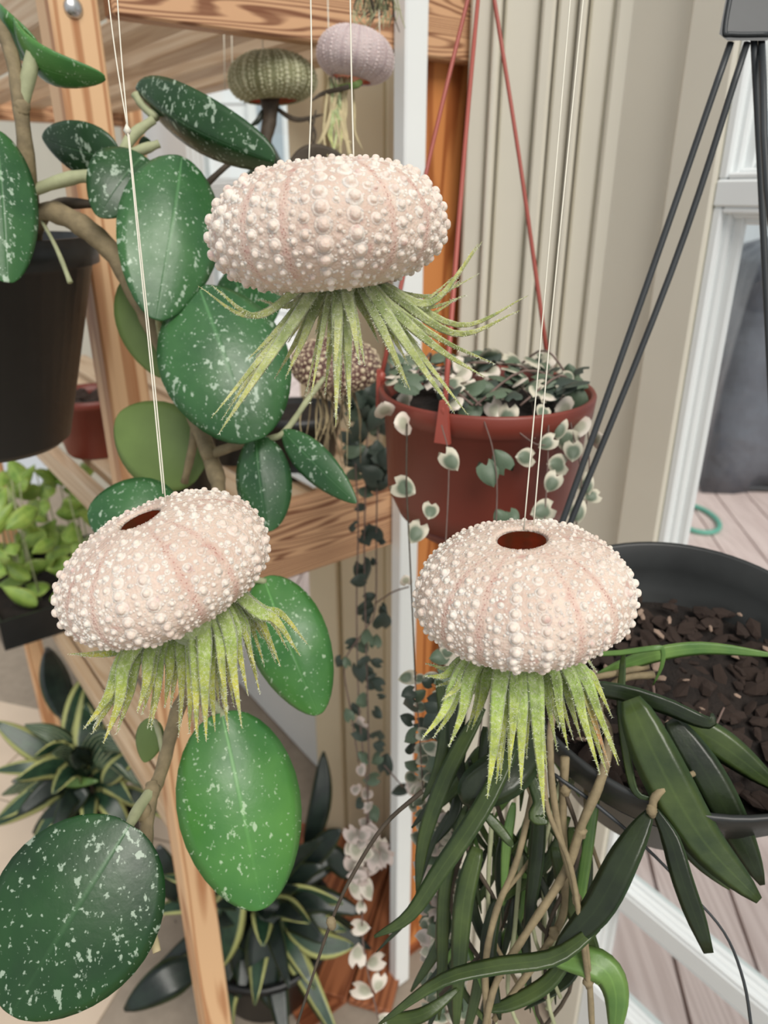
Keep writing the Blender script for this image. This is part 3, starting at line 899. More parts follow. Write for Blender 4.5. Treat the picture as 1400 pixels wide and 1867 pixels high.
# ------------------------------------------------------------------ air plants under the shells
FUZZ = simple('silver_fuzz', srgb(222, 226, 204), 0.8, 0.03)
def air_plant(base_px, base_py, d, tips, mat, label, seed, w0=26, spread=40, group=None, core_up=30, wk=0.9, nfz=300, bt=0.0):
    """tips: (px, py, depth change, width px, droop) for every leaf; leaves leave the base downwards, then sweep to the tip"""
    rnd = random.Random(seed); FV, FF = [], []
    b = P(base_px, base_py, d)
    root = thing('air_plant', b, label, 'air plant', group)
    k = d / FPX
    more = [(tp[0] + rnd.uniform(-26, 26), tp[1] - rnd.uniform(-6, 40), tp[2] + rnd.uniform(.006, .022), tp[3] * .8, tp[4]) for tp in tips[::1]]
    for i, tp in enumerate(list(tips) + more):
        tx, ty, dd = tp[0], tp[1], tp[2]
        w = (tp[3] if len(tp) > 3 else w0) * wk
        sw = tp[4] if len(tp) > 4 else 0.0
        m_ = tp[5] if len(tp) > 5 else mat
        dx, dy = tx - base_px, ty - base_py
        ox = max(-1, min(1, dx / 160.0)) * spread + rnd.uniform(-5, 5); oz = dd * .25
        p0 = P(base_px + ox * .8, base_py - core_up + bt * ox, d + oz)
        p1 = P(base_px + ox * 1.15 + dx * .12, base_py + 6 + max(0, dy) * .16 + bt * ox, d + oz + dd * .15)
        p2 = P(base_px + ox * .45 + dx * .58, base_py + dy * .56 + sw + bt * ox * .5, d + dd * .6)
        p3 = P(tx, ty, d + dd)
        L = (p3 - p0).length
        lf = ribbon('leaf', [p0, p1, p2, p3], w * k, m_, root, twist=(rnd.uniform(-.5, .5), rnd.uniform(-.4, .4)), thick=.42, n=18,
               wlist=[.9, 1.0, .95, .80, .58, .32, .03], chan=.75)
        wm_ = lf.location
        me = lf.data
        for q_ in range(nfz):
            pl = me.polygons[rnd.randrange(len(me.polygons) - 2)]
            vs = [me.vertices[v].co for v in pl.vertices]
            if len(vs) != 4: continue
            f1, f2 = rnd.random(), rnd.random()
            pt = vs[0].lerp(vs[1], f1).lerp(vs[3].lerp(vs[2], f1), f2) + Vector(lf['_w'])
            nn = (pl.normal + Vector((rnd.uniform(-.7, .7), rnd.uniform(-.7, .7), rnd.uniform(-.9, .3)))).normalized()
            ln = rnd.uniform(.0005, .0012); xx = nn.orthogonal().normalized() * .00011; yy = nn.cross(xx)
            b0 = len(FV)
            FV.extend([pt + xx, pt - xx * .5 + yy * .87, pt - xx * .5 - yy * .87, pt + nn * ln])
            FF.extend([(b0, b0 + 1, b0 + 3), (b0 + 1, b0 + 2, b0 + 3), (b0 + 2, b0, b0 + 3)])
    fz = mk('trichomes', FV, FF, FUZZ, root, origin=b, smooth=False); fz['kind'] = 'stuff'
    # fleshy base where the leaves join
    m = axis_matrix(P(base_px, base_py - core_up * .9, d), Vector((0, 0, 1)))
    s = spread * k * .8
    lathe('base', [(0.0004, s * 1.0), (s * .55, s * .8), (s * .85, s * .2), (s * .9, -s * .4), (s * .6, -s * .9), (0.0004, -s * 1.1)], 20, m, mat, root)
    return root
A_t = [(386, 520, -.02, 22, 55), (452, 655, -.01, 20, 8), (398, 792, -.02, 26, 6), (404, 765, .0, 16, 0), (468, 652, .02, 20, 0), (612, 778, -.02, 27, 0), (592, 722, .01, 20, 0),
       (565, 735, -.01, 15, 0), (635, 738, .005, 22, 0), (742, 702, -.015, 27, 0), (748, 712, .0, 20, 0), (828, 752, -.02, 26, 8), (884, 688, -.01, 25, 18), (948, 566, .0, 25, 62),
       (872, 444, .0, 25, 72), (838, 512, .015, 20, 42), (834, 545, .01, 18, 42), (850, 538, .02, 16, 30), (480, 548, .02, 18, 22), (500, 560, .025, 16, 14), (610, 690, -.02, 24, 0),
       (655, 665, -.025, 24, -4), (690, 625, .01, 20, 0), (540, 640, .015, 22, 0), (770, 610, .02, 20, 12), (520, 690, .0, 24, 8), (655, 620, .02, 26, 0), (575, 610, .02, 26, 0),
       (765, 660, -.005, 20, 4), (560, 560, .03, 20, 8)]
air_plant(625, 522, dA, A_t, TIL_A, 'silvery green air plant splaying under the topmost front urchin shell', 31, spread=42, core_up=22)
B_t = [(146, 1196, .0, 22, 10), (152, 1330, -.01, 30, 14), (188, 1356, -.015, 30, 10), (212, 1338, .01, 26, 4), (176, 1320, .01, 24, 8), (345, 1338, .0, 28, 0), (358, 1345, -.015, 30, 0), (376, 1352, -.02, 31, 0), (392, 1335, .0, 28, 0),
       (441, 1328, -.015, 29, -14), (434, 1290, .01, 28, -8), (452, 1268, -.005, 27, -16), (470, 1235, .01, 22, -18), (547, 1196, -.01, 28, -20), (512, 1216, .01, 22, -20), (500, 1200, .02, 22, -18),
       (330, 1320, .015, 26, 0), (300, 1290, .02, 28, 4), (250, 1300, -.005, 28, 8), (275, 1330, .01, 24, 6), (400, 1290, .02, 24, -6), (370, 1310, .02, 24, 0), (480, 1165, .02, 24, -10), (415, 1300, -.015, 26, -6)]
air_plant(352, 1130, dB, B_t, TIL_B, 'yellow-tipped green air plant drooping under the tilted left urchin shell', 32, spread=85, core_up=30, wk=0.98, bt=-.36)
C_t = [(772, 1232, .0, 24, 14), (806, 1276, -.01, 25, 10), (768, 1348, -.01, 29, 14), (818, 1362, -.015, 30, 8), (888, 1456, -.02, 36, 6), (905, 1430, .0, 30, 6), (992, 1486, -.025, 38, 0), (985, 1420, .0, 30, 0), (960, 1385, .01, 28, 0),
       (1036, 1368, -.01, 26, 0), (1020, 1330, .01, 26, 0), (1094, 1412, -.015, 30, -8), (1112, 1400, -.01, 26, -10, TIL_TIP), (1128, 1396, -.015, 28, -12), (1116, 1308, .0, 28, -22), (1070, 1255, .02, 24, -20),
       (930, 1390, -.02, 34, 0), (860, 1330, .01, 28, 4), (1060, 1350, .01, 26, -4), (840, 1290, .02, 24, 6), (890, 1350, .015, 28, 4), (950, 1440, -.02, 34, 0), (915, 1370, .02, 30, 0)]
air_plant(950, 1200, dC, C_t, TIL_C, 'lime green air plant fanning out under the front right urchin shell', 33, spread=78, core_up=32, wk=0.88)

# ================================================================== BROAD-LEAVED HOYA IN A BLACK POT (left)
hb = P(-84, 800, .55)
hoya = thing('potted_hoya', hb, 'large hoya with round silver-flecked leaves trailing from a dark pot at left', 'plant')
hr = .098
hm = Matrix.Translation(P(-84, 432, .55))
hh = .165
lathe('pot', [(0.0005, -hh), (hr * .5, -hh), (hr * .58, -hh + .006), (hr * .97, -.022), (hr * 1.03, -.020), (hr * 1.04, 0), (hr * .98, 0), (hr * .94, -.02), (hr * .5, -hh + .01), (0.0005, -hh + .01)], 48, hm, BLACKP, hoya)
lathe('soil', [(hr * .95, -.018), (hr * .5, -.012), (0.0005, -.010)], 24, hm, SOIL, hoya)
hc_ = hm.translation
for a in (95, 185, 275):
    tube('hanger_wire', [hc_ + Vector((hr * 1.02 * cos(radians(a)), hr * 1.02 * sin(radians(a)), -.004)), hc_ + Vector((0, 0, .62))], [.0018], HANGERP, hoya, 6, n=3)
def HL(b, t, w, mats=None, **kw):
    m = mats or [HOYA, HOYA_U]
    d = (b[2] + t[2]) / 2
    return leaf('leaf', P(*b), P(*t), w * d / FPX, m, hoya, **kw)
BR = [HOYA_B, HOYA_U]; DK = [HOYA_D, HOYA_U]; UN = [HOYA_U, HOYA_D]
HL((-8, 235, .44), (14, 516, .43), 124, roll=-.15, p=.9, q=.5, cup=.25)
HL((22, 42, .46), (168, 158, .45), 86, [HOYA_B, HOYA_U], roll=1.0, bend=.20, cup=.25, p=.8, q=.55, curl=.15)
HL((-6, 20, .47), (75, 96, .455), 80, [HOYA_B, HOYA_U], roll=.9, bend=.16, cup=.2, p=1.0, q=.5)
HL((246, 160, .50), (500, 296, .47), 105, DK, roll=.45, bend=.10, fold=.45, p=.95, q=.45, cup=.15)
HL((218, 292, .49), (76, 250, .50), 96, DK, roll=-.3, bend=.08, p=.75, q=.55, cup=.25)
HL((262, 283, .485), (178, 395, .47), 130, DK, roll=.35, p=.7, q=.6, bend=.1, cup=.1)
HL((332, 284, .475), (284, 584, .455), 186, None, roll=-.1, p=.85, q=.55, bend=.06, cup=.2, wave=.05)
HL((236, 500, .53), (306, 690, .53), 108, UN, roll=.1, p=.9, q=.55)
HL((362, 520, .47), (462, 806, .455), 236, None, roll=-.08, p=.95, q=.5, bend=.07, cup=.22)
HL((420, 488, .53), (480, 606, .53), 150, None, roll=.4, p=.9, q=.5)
HL((368, 862, .52), (214, 756, .53), 158, UN, roll=-.1, p=.85, q=.5)
HL((330, 952, .47), (160, 930, .46), 150, None, roll=.3, p=.8, q=.5, bend=.12)
HL((466, 792, .47), (488, 970, .46), 106, None, roll=.25, fold=.4, p=.9, q=.5)
HL((514, 784, .47), (650, 918, .455), 66, None, roll=.15, p=.85, q=.7, fold=.15)
HL((480, 1052, .45), (582, 1304, .435), 146, BR, roll=.12, p=.85, q=.55, bend=.08, cup=.3)
HL((404, 1298, .40), (478, 1660, .385), 222, BR, roll=-.06, p=.9, q=.5, bend=.07, cup=.25)
HL((238, 1502, .335), (18, 1852, .31), 308, DK, roll=.1, p=.92, q=.5, bend=.05, cup=.15, nu=14, nv=20)
HL((280, 1310, .42), (262, 1390, .42), 60, UN, roll=.6)
HL((270, 280, .50), (262, 248, .50), 26, DK, roll=.2)
# stems and petioles
def HS(pix, w, m=STEM, nm='stem', wob=.08, seed=1): return ptube(nm, pix, w, m, hoya, 8, None, wob, seed)
HS([(60, 440, .53), (52, 330, .475), (38, 200, .455), (20, 95, .45), (-14, 30, .45)], [34, 28, 26, 24])
HS([(36, 205, .456), (52, 140, .452), (64, 80, .448)], [24, 28, 26], PETIOLE, 'petiole', .03)
HS([(54, 350, .48), (110, 330, .478), (162, 322, .482), (215, 345, .485)], [18, 24, 24, 16], PETIOLE, 'petiole')
HS([(40, 470, .54), (76, 388, .50), (150, 412, .49), (212, 470, .495), (252, 545, .50), (300, 640, .505), (350, 745, .50), (392, 860, .485), (400, 905, .47)], [40, 38, 40, 36, 32, 30, 30, 26], STEM, 'stem', .12, 3)
HS([(70, 390, .51), (110, 372, .50), (172, 372, .495)], [20, 22, 14], DSTEM, 'stem', .1, 4)
HS([(75, 400, .50), (104, 455, .49), (128, 515, .485)], [6, 8, 10], PETIOLE, 'aerial_root')
HS([(214, 300, .488), (240, 250, .49), (280, 218, .492)], [18, 22, 16], PETIOLE, 'petiole')
HS([(228, 285, .488), (262, 272, .488), (290, 262, .49)], [16, 20, 14], PETIOLE, 'petiole')
HS([(285, 215, .495), (262, 195, .50), (246, 172, .50)], [16, 14, 16], PETIOLE, 'petiole')
HS([(372, 340, .53), (410, 305, .53), (445, 278, .53)], [12, 10, 8], DSTEM, 'petiole')
HS([(400, 905, .47), (412, 960, .46), (400, 1100, .44), (350, 1240, .425), (322, 1300, .41), (296, 1400, .385), (272, 1470, .365), (266, 1560, .352), (270, 1640, .345), (276, 1690, .34)], [26, 24, 24, 26, 24, 24, 22], STEM, 'stem', .08, 5)
HS([(270, 1655, .3445), (276, 1690, .34), (286, 1736, .335)], [20, 16, 15], ROOT, 'stem', .05, 8)
HS([(278, 1440, .374), (252, 1475, .355), (230, 1516, .337)], [20, 22, 18], PETIOLE, 'petiole')
HS([(358, 770, .498), (350, 820, .50), (336, 880, .51)], [18, 16, 14], STEM, 'petiole')
HS([(380, 830, .487), (440, 808, .48), (470, 796, .472)], [18, 20, 16], STEM, 'petiole')
HS([(440, 810, .48), (490, 800, .475), (520, 786, .472), (560, 730, .50), (590, 690, .53)], [12, 12, 10], PETIOLE, 'petiole')
HS([(330, 690, .505), (360, 610, .50), (364, 530, .475)], [18, 16, 14], PETIOLE, 'petiole')
HS([(296, 630, .505), (290, 600, .49), (286, 580, .46)], [12, 10, 8], PETIOLE, 'petiole')
HS([(410, 1060, .442), (450, 1055, .445), (484, 1060, .45)], [14, 14, 12], PETIOLE, 'petiole')
HS([(352, 1240, .425), (385, 1280, .41), (408, 1306, .40)], [18, 18, 14], PETIOLE, 'petiole')
HS([(300, 1390, .386), (292, 1345, .40), (282, 1315, .418)], [12, 10, 10], PETIOLE, 'petiole')
for (x, y, d) in [(40, 196, .456), (278, 1440, .374), (272, 1600, .348), (380, 825, .488), (262, 1480, .362), (358, 765, .498)]:
    HS([(x - 1, y - 12, d), (x, y, d - .002), (x + 1, y + 12, d)], [22, 30, 22], STEM, 'node', .1, int(x))

# ================================================================== RED HANGING POT WITH STRING OF HEARTS
HEART = {}
def heart_mesh(mat, key, seed, notch=.22, plump=.16):
    rnd = random.Random(seed)
    nu, nv = 6, 7
    V, UVs, Fc = [], [], []
    for sgn in (1, -1):
        for j in range(nv + 1):
            v = j / nv
            w = .5 * max(.03, sin(pi * (0.02 + .96 * v) ** .62)) ** .62
            for i in range(nu + 1):
                u = -1 + 2 * i / nu
                yy = v - notch * (abs(u) ** 1.3) * (1 - v) ** 3 + .04 * sin(3 * u + seed)
                zz = sgn * plump * .5 * (1 - u * u) * sin(pi * v) - .14 * u * u * .5 + .1 * v * v * (-1)
                V.append(Vector((u * w, yy, zz))); UVs.append((.5 + .5 * u * (w * 2), .06 + v * .88))
    m = nu + 1; h = m * (nv + 1)
    for j in range(nv):
        for i in range(nu):
            Fc.append((j * m + i, j * m + i + 1, (j + 1) * m + i + 1, (j + 1) * m + i))
            Fc.append((h + j * m + i, h + (j + 1) * m + i, h + (j + 1) * m + i + 1, h + j * m + i + 1))
    me = bpy.data.meshes.new('heart_leaf_' + key); me.from_pydata(V, [], Fc); me.materials.append(mat)
    me.polygons.foreach_set('use_smooth', [True] * len(me.polygons))
    uvl = me.uv_layers.new(name='UVMap'); li = [0] * len(me.loops); me.loops.foreach_get('vertex_index', li)
    flat = []
    for i in li: flat += UVs[i]
    uvl.data.foreach_set('uv', flat); me.update()
    return me
for k_, m_ in (('V', HEART_V), ('G', HEART_G), ('D', HEART_D), ('W', HEART_W), ('P', HEART_P)):
    HEART[k_] = [heart_mesh(m_, k_, s) for s in (1, 2)]
HR = random.Random(77)
def heart(px, py, d, size, kind, parent, rot=None, tilt=None, yaw=None):
    """one small heart leaf centred at photo point, rot in the picture plane, tilt away from the viewer"""
    s = size * .9 * d / FPX
    rot = HR.uniform(0, 360) if rot is None else rot
    tilt = HR.uniform(-55, 55) if tilt is None else tilt
    yaw = HR.uniform(-40, 40) if yaw is None else yaw
    c = P(px, py, d)
    Mf = axis_matrix(c, CAM - c)
    M = Mf @ Matrix.Rotation(radians(rot), 4, 'Z') @ Matrix.Rotation(radians(tilt), 4, 'X') @ Matrix.Rotation(radians(yaw), 4, 'Y') @ Matrix.Scale(s, 4) @ Matrix.Translation((0, -.5, 0))
    return inst('leaf', HR.choice(HEART[kind]), M, parent)

rd = .55
rc = P(886, 708, rd); rr_ = 196 * rd / FPX
red = thing('hanging_heart_vine', rc - Vector((0, 0, .105)), 'variegated string of hearts in a terracotta coloured hanging pot', 'plant')
rm = Matrix.Translation(rc)
lathe('pot', [(0.0005, -.106), (rr_ * .62, -.106), (rr_ * .80, -.098), (rr_ * .91, -.078), (rr_ * .945, -.016), (rr_ * .985, -.015), (rr_ * 1.0, -.001), (rr_ * .985, .001), (rr_ * .95, 0), (rr_ * .90, -.016), (rr_ * .8, -.09), (0.0005, -.095)], 64, rm, TERRA, red)
lathe('saucer', [(0.0005, -.112), (rr_ * .64, -.112), (rr_ * .70, -.106), (rr_ * .70, -.1), (rr_ * .66, -.104)], 48, rm, TERRA, red)
lathe('soil', [(rr_ * .93, -.012), (rr_ * .5, -.006), (0.0005, -.004)], 32, rm, SOIL, red)
apex = P(882, -120, rd + .0)
for (phi, w) in ((243, 9), (44, 9), (166, 8)):
    a = radians(phi)
    e = rc + Vector((rr_ * 1.005 * cos(a), rr_ * 1.005 * sin(a), .004))
    tube('hanger_wire', [e, e.lerp(apex, .5) + Vector((.002 * cos(a), 0, 0)), apex], [.0019, .0016, .0016], TERRAW, red, 8, n=9)
    t = Vector((-sin(a), cos(a), 0)); o_ = Vector((cos(a), sin(a), 0))
    q = rc + o_ * rr_ * 1.0
    V = [q - t * .0055 + Vector((0, 0, -.019)), q + t * .0055 + Vector((0, 0, -.019)), q + t * .0025 + Vector((0, 0, .010)), q - t * .0025 + Vector((0, 0, .010))]
    V = V + [v + o_ * .0035 for v in V]
    mk('hanger_tab', V, [(3, 2, 1, 0), (4, 5, 6, 7), (0, 1, 5, 4), (1, 2, 6, 5), (2, 3, 7, 6), (3, 0, 4, 7)], TERRAW, red, origin=q, smooth=False)
    for s_ in (1,):
        bmv = Matrix.Translation(e)
        lathe('hanger_clip', [(.0003, .005), (.003, .003), (.0036, 0), (.003, -.004), (.0003, -.005)], 10, bmv, TERRAW, red)
df = rd - rr_ * .9     # depth of leaves in front of the pot
vis = [(895, 650, .58, 52, 'V', 0, 68), (880, 668, .58, 36, 'V', 20, 50), (940, 697, .55, 52, 'V', 30, 45), (886, 716, .51, 44, 'G', 40, 20), (866, 748, .50, 38, 'G', 160, 20), (900, 748, .49, 40, 'W', 200, 35),
       (925, 762, .485, 42, 'V', 170, 10), (1038, 682, .56, 40, 'G', 10, 20), (1050, 724, .53, 52, 'G', 0, 10), (1008, 722, .55, 48, 'V', 80, 40), (1030, 747, .52, 52, 'W', 100, 55), (1056, 778, .50, 50, 'W', 190, 50),
       (1018, 784, .49, 40, 'V', 180, 10), (1032, 802, .495, 48, 'V', 70, 40), (996, 808, .48, 34, 'V', 120, 10), (957, 834, .48, 40, 'V', 90, 40), (1045, 824, .49, 40, 'V', 180, 30), (1016, 847, .49, 46, 'V', 90, 45),
       (1006, 882, .48, 38, 'V', 150, 10), (1068, 886, .50, 38, 'V', 200, 10), (1052, 935, .49, 42, 'V', 190, 10), (988, 932, .48, 46, 'V', 110, 30), (735, 772, .49, 50, 'W', 95, 60), (702, 748, .51, 46, 'W', 10, 60),
       (738, 733, .53, 52, 'W', 85, 65), (828, 735, .49, 42, 'W', 200, 62), (822, 842, .47, 42, 'V', 215, 10), (738, 889, .49, 48, 'V', 245, 30), (785, 932, .48, 36, 'V', 170, 40), (758, 973, .485, 42, 'V', 150, 15),
       (912, 838, .475, 44, 'G', 30, 8), (893, 867, .475, 46, 'G', 200, 8), (912, 942, .475, 34, 'G', 30, 20), (936, 944, .475, 30, 'G', 210, 20), (1088, 800, .505, 38, 'W', 300, 60), (1078, 905, .50, 30, 'V', 100, 20),
       (740, 1058, .50, 26, 'W', 10, 50), (798, 1198, .46, 34, 'G', 100, 20), (815, 1190, .46, 28, 'V', 280, 20)]
for (x, y, d, s, kd, ro, ti) in vis:
    heart(x, y, d, s, kd, red, ro, ti, HR.uniform(-12, 12))
for k in range(105):     # tangle of leaves over the soil
    r = rr_ * .9 * sqrt(HR.random()); a = HR.uniform(0, 2 * pi)
    w = rc + Vector((r * cos(a), r * sin(a), HR.uniform(.002, .016)))
    M = axis_matrix(w, Vector((HR.uniform(-.7, .7), HR.uniform(-.9, .3), 1))) @ Matrix.Rotation(HR.uniform(0, 6.28), 4, 'Z') @ Matrix.Scale(HR.uniform(.010, .018), 4)
    inst('leaf', HR.choice(HEART[HR.choice('VVGGWDD')]), M, red)
for k in range(9):     # bare runners over the soil
    a = HR.uniform(0, 6.28); b = a + HR.uniform(.8, 2.4)
    f0 = rc + Vector((rr_ * .8 * cos(a), rr_ * .8 * sin(a), .004)); f1 = rc + Vector((rr_ * .8 * cos(b), rr_ * .8 * sin(b), .004))
    tube('runner', [f0, (f0 + f1) / 2 + Vector((HR.uniform(-.01, .01), HR.uniform(-.01, .01), HR.uniform(.008, .022))), f1], [.0009], VSTEM, red, 5, n=9)
def vine(pix, parent, w=2.6, m=VSTEM): return ptube('vine', pix, [w], m, parent, 5)
vine([(742, 772, .49), (741, 880, .488), (746, 990, .486), (752, 1120, .482), (757, 1240, .48)], red, 3.2, DSTEM)
vine([(757, 1240, .48), (764, 1330, .478), (772, 1450, .476), (785, 1600, .474), (788, 1860, .47)], red, 2.4)
vine([(805, 775, .475), (818, 840, .472), (812, 1000, .47), (800, 1200, .462), (796, 1500, .46), (800, 1860, .46)], red)
vine([(882, 765, .478), (900, 830, .474), (905, 940, .474), (880, 1300, .47), (830, 1600, .468), (815, 1860, .466)], red)
vine([(1000, 775, .485), (998, 860, .482), (992, 960, .48)], red)
vine([(1040, 770, .495), (1060, 870, .495), (1050, 960, .49)], red)
vine([(1070, 760, .52), (1074, 850, .505), (1068, 930, .50)], red)
vine([(915, 762, .485), (970, 806, .48), (998, 812, .48)], red)
vine([(940, 697, .55), (968, 730, .52), (975, 800, .485)], red)
for (x0, x1, y0, y1, n_, d) in ((752, 772, 1230, 1480, 10, .48), (776, 792, 1440, 1860, 26, .476), (795, 805, 1220, 1860, 30, .462), (815, 835, 1480, 1860, 22, .468)):
    for k in range(n_):
        f = (k + .5) / n_
        x = x0 + (x1 - x0) * f; y = y0 + (y1 - y0) * f
        for sd in (-1, 1):
            heart(x + sd * HR.uniform(8, 18), y + HR.uniform(-8, 8), d + HR.uniform(-.012, .012), HR.uniform(24, 36), HR.choice('VVPWG' if y > 1400 else 'VGD'), red, rot=sd * -90 + HR.uniform(-40, 40), tilt=HR.uniform(-50, 50))

# ------------------------------------------------------------------ dark string of hearts trailing from the middle shelf
dh = .76
dk_b = P(668, 905, dh)
darkv = thing('trailing_heart_vine', dk_b, 'dark leaved string of hearts trailing before the cream casing and white batten', 'plant')
for pix in ([(652, 700, .78), (648, 830, .765), (653, 960, dh), (650, 1100, dh), (655, 1300, dh), (672, 1480, dh), (660, 1600, dh)],
            [(672, 690, .78), (668, 840, .765), (664, 1000, dh), (668, 1200, dh), (672, 1400, dh), (664, 1600, dh)],
            [(690, 700, .78), (688, 850, .765), (686, 980, dh), (684, 1110, dh), (664, 1150, dh), (628, 1210, dh), (640, 1300, dh), (654, 1390, dh)],
            [(664, 1600, dh), (660, 1690, dh), (668, 1760, dh), (690, 1860, dh)],
            [(684, 1100, dh), (715, 1080, .70), (745, 1070, .62)], [(700, 1395, dh), (722, 1420, dh), (735, 1435, dh)]):
    vine(pix, darkv, 3.0)
dl_ = [(676, 968, 46, 'D'), (640, 960, 26, 'D'), (665, 1046, 46, 'D'), (652, 1060, 30, 'D'), (668, 1108, 38, 'D'), (698, 1132, 40, 'D'), (676, 1088, 22, 'D'), (672, 1158, 32, 'G'), (645, 1172, 26, 'D'), (685, 1166, 26, 'G'), (662, 1180, 28, 'G'),
       (617, 1209, 24, 'D'), (632, 1205, 20, 'G'), (662, 1210, 32, 'D'), (655, 1230, 36, 'D'), (684, 1208, 22, 'D'), (684, 1245, 30, 'D'), (660, 1278, 30, 'G'), (645, 1292, 24, 'D'), (634, 1302, 24, 'G'), (688, 1302, 24, 'D'), (655, 1318, 28, 'P'),
       (664, 1336, 40, 'D'), (690, 1336, 30, 'D'), (690, 1360, 24, 'D'), (662, 1378, 26, 'G'), (684, 1385, 26, 'G'), (702, 1390, 36, 'D'), (658, 1405, 24, 'P'), (674, 1420, 30, 'G'), (648, 1440, 24, 'P'), (668, 1448, 26, 'P'), (656, 1466, 24, 'D'),
       (682, 1486, 28, 'G'), (664, 1500, 24, 'P'), (726, 1440, 30, 'D'), (750, 1430, 30, 'P'), (672, 1470, 22, 'P')]
for (x, y, s, kd) in dl_: heart(x, y, dh + HR.uniform(-.01, .01), s, kd, darkv)
for k in range(52): heart(HR.uniform(640, 702), HR.uniform(665, 895), .77 + HR.uniform(-.02, .02), HR.uniform(30, 46), HR.choice('DDDG'), darkv)
for k in range(16): heart(HR.uniform(655, 700), HR.uniform(905, 1300), .765, HR.uniform(14, 24), 'D', darkv)
for k in range(26): heart(HR.uniform(640, 702), HR.uniform(1510, 1612), dh + HR.uniform(-.02, .02), HR.uniform(24, 38), HR.choice('PPWP'), darkv)
for (x, y, s) in [(646, 1620, 34), (672, 1625, 36), (658, 1650, 22), (660, 1690, 32), (652, 1738, 36), (680, 1754, 36), (664, 1806, 38), (690, 1796, 32), (700, 1860, 30)]:
    heart(x, y, dh, s, 'W', darkv, tilt=HR.uniform(-20, 20))
lathe('pot', [(0.0005, 0), (.045, 0), (.058, .07), (.061, .07), (.061, .082), (.056, .082), (.05, .02), (0.0005, .01)], 32, Matrix.Translation(RF(.46, .80, .963)), BLACKP, darkv)
lathe('soil', [(.057, .074), (0.0005, .078)], 24, Matrix.Translation(RF(.46, .80, .963)), SOIL, darkv)

# ================================================================== BLACK HANGING BOWL WITH STRAP-LEAVED HOYA (right)
bd = .42
bc = P(1248, 1196, bd); bR = 316 * bd / FPX
bn = Vector((-.06, -.26, .96)).normalized()
bmx = axis_matrix(bc, bn)
bowl = thing('hanging_strap_hoya', bc - bn * .12, 'strap-leaved hoya trailing from a dusty black hanging bowl at right', 'plant')
lathe('bowl', [(0.0005, -.105), (bR * .58, -.105), (bR * .66, -.098), (bR * .90, -.026), (bR * .97, -.022), (bR * 1.0, -.001), (bR * .99, .001), (bR * .965, 0), (bR * .94, -.02), (bR * .86, -.03), (bR * .55, -.095), (0.0005, -.097)], 72, bmx, BOWLP, bowl)
lathe('soil', [(bR * .84, -.040), (bR * .6, -.034), (bR * .3, -.030), (0.0005, -.028)], 40, bmx, SOIL, bowl)
for k in range(5):
    zz = -.022 - k * .0028; r_ = bR * (.94 - .011 * k) - .0005
    lathe('groove', [(r_ + .001, zz), (r_ - .0008, zz - .0009), (r_ + .0005, zz - .0018)], 64, bmx, BOWLP, bowl)
bark_pile(bowl, bc, bR * .8, -.033, 260, BARK, 9, .003, .0105, axis=bmx)
BK2 = simple('pale_bark', srgb(150, 128, 112), 0.9, 0.3, 50)
bark_pile(bowl, bc, bR * .78, -.028, 34, BK2, 10, .0022, .006, axis=bmx)
ap = P(1356, 62, .42)
def rim(phi): return bmx @ Vector((bR * .985 * cos(phi), bR * .985 * sin(phi), 0))
def rim_near(px, py):
    best = None
    for k in range(360):
        q_ = rim(radians(k)); v_ = q_ - CAM
        t_ = v_.y * CP - v_.z * SP
        x_ = 700 + FPX * v_.x / t_; y_ = 933.5 + FPX * (-v_.z * CP - v_.y * SP) / t_
        e_ = (x_ - px) ** 2 + (y_ - py) ** 2
        if best is None or e_ < best[0]: best = (e_, q_)
    return best[1]
wires = [((1332, 78), (985, 1050), (1186, 500)), ((1362, 78), (1002, 1040), (1222, 500)), ((1374, 72), (1440, 1020), (1392, 430))]
for (s_, e_, mid_) in wires:
    q0_ = P(s_[0], s_[1], .42); q1_ = rim_near(*e_)
    f_ = .5
    dm_ = .42 + ((q1_ - CAM).y * CP - (q1_ - CAM).z * SP - .42) * f_
    tube('hanger_wire', [q0_, P(mid_[0], mid_[1], dm_), q1_], [.0020, .0021, .0021], HANGERP, bowl, 8, n=13)
tube('hanger_wire', [P(1388, 72, .42), P(1416, 480, .395), rim_near(1540, 1330)], [.0020], HANGERP, bowl, 8, n=9)
# hook plate above the wires
V = [P(x, y, dd_) for dd_ in (.416, .424) for (x, y) in ((1334, -60), (1412, -60), (1412, 60), (1398, 74), (1326, 74), (1311, 62))]
nV = 6
mk('hook_plate', V, [tuple(range(5, -1, -1)), tuple(range(6, 12))] + [(i, (i + 1) % 6, 6 + (i + 1) % 6, 6 + i) for i in range(6)], HANGERP, bowl, origin=V[0], smooth=False)
tube('hook_ridge', [P(1338, -40, .4155), P(1322, 52, .4155), P(1334, 62, .4155), P(1404, 62, .4155)], [.0013], HANGERP, bowl, 6, n=16)

def BL(pix, w, m=LONG, **kw): return pribbon('leaf', pix, w * (.70 if w < 60 else .92), m, bowl, **kw)
BL([(1000, 1290, .375), (1060, 1258, .375), (1130, 1262, .37), (1210, 1286, .365), (1270, 1312, .36), (1297, 1318, .36), (1298, 1300, .362)], 48, LONG_D, twist=(.5, .3, .5))
BL([(1148, 1275, .36), (1205, 1400, .35), (1280, 1530, .345), (1384, 1642, .34)], 92, LONG, twist=(.1, -.1), thick=.08, q=.5)
BL([(1222, 1312, .37), (1290, 1415, .362), (1345, 1520, .358), (1390, 1614, .356)], 70, LONG_D, twist=(-.1, .2), thick=.08)
BL([(1236, 1312, .38), (1320, 1362, .375), (1420, 1440, .37)], 66, LONG, twist=(.2, .1), thick=.1)
BL([(1090, 1232, .40), (1180, 1198, .395), (1280, 1182, .39), (1420, 1196, .38)], 42, LONG_B, twist=(.5, .2), thick=.15)
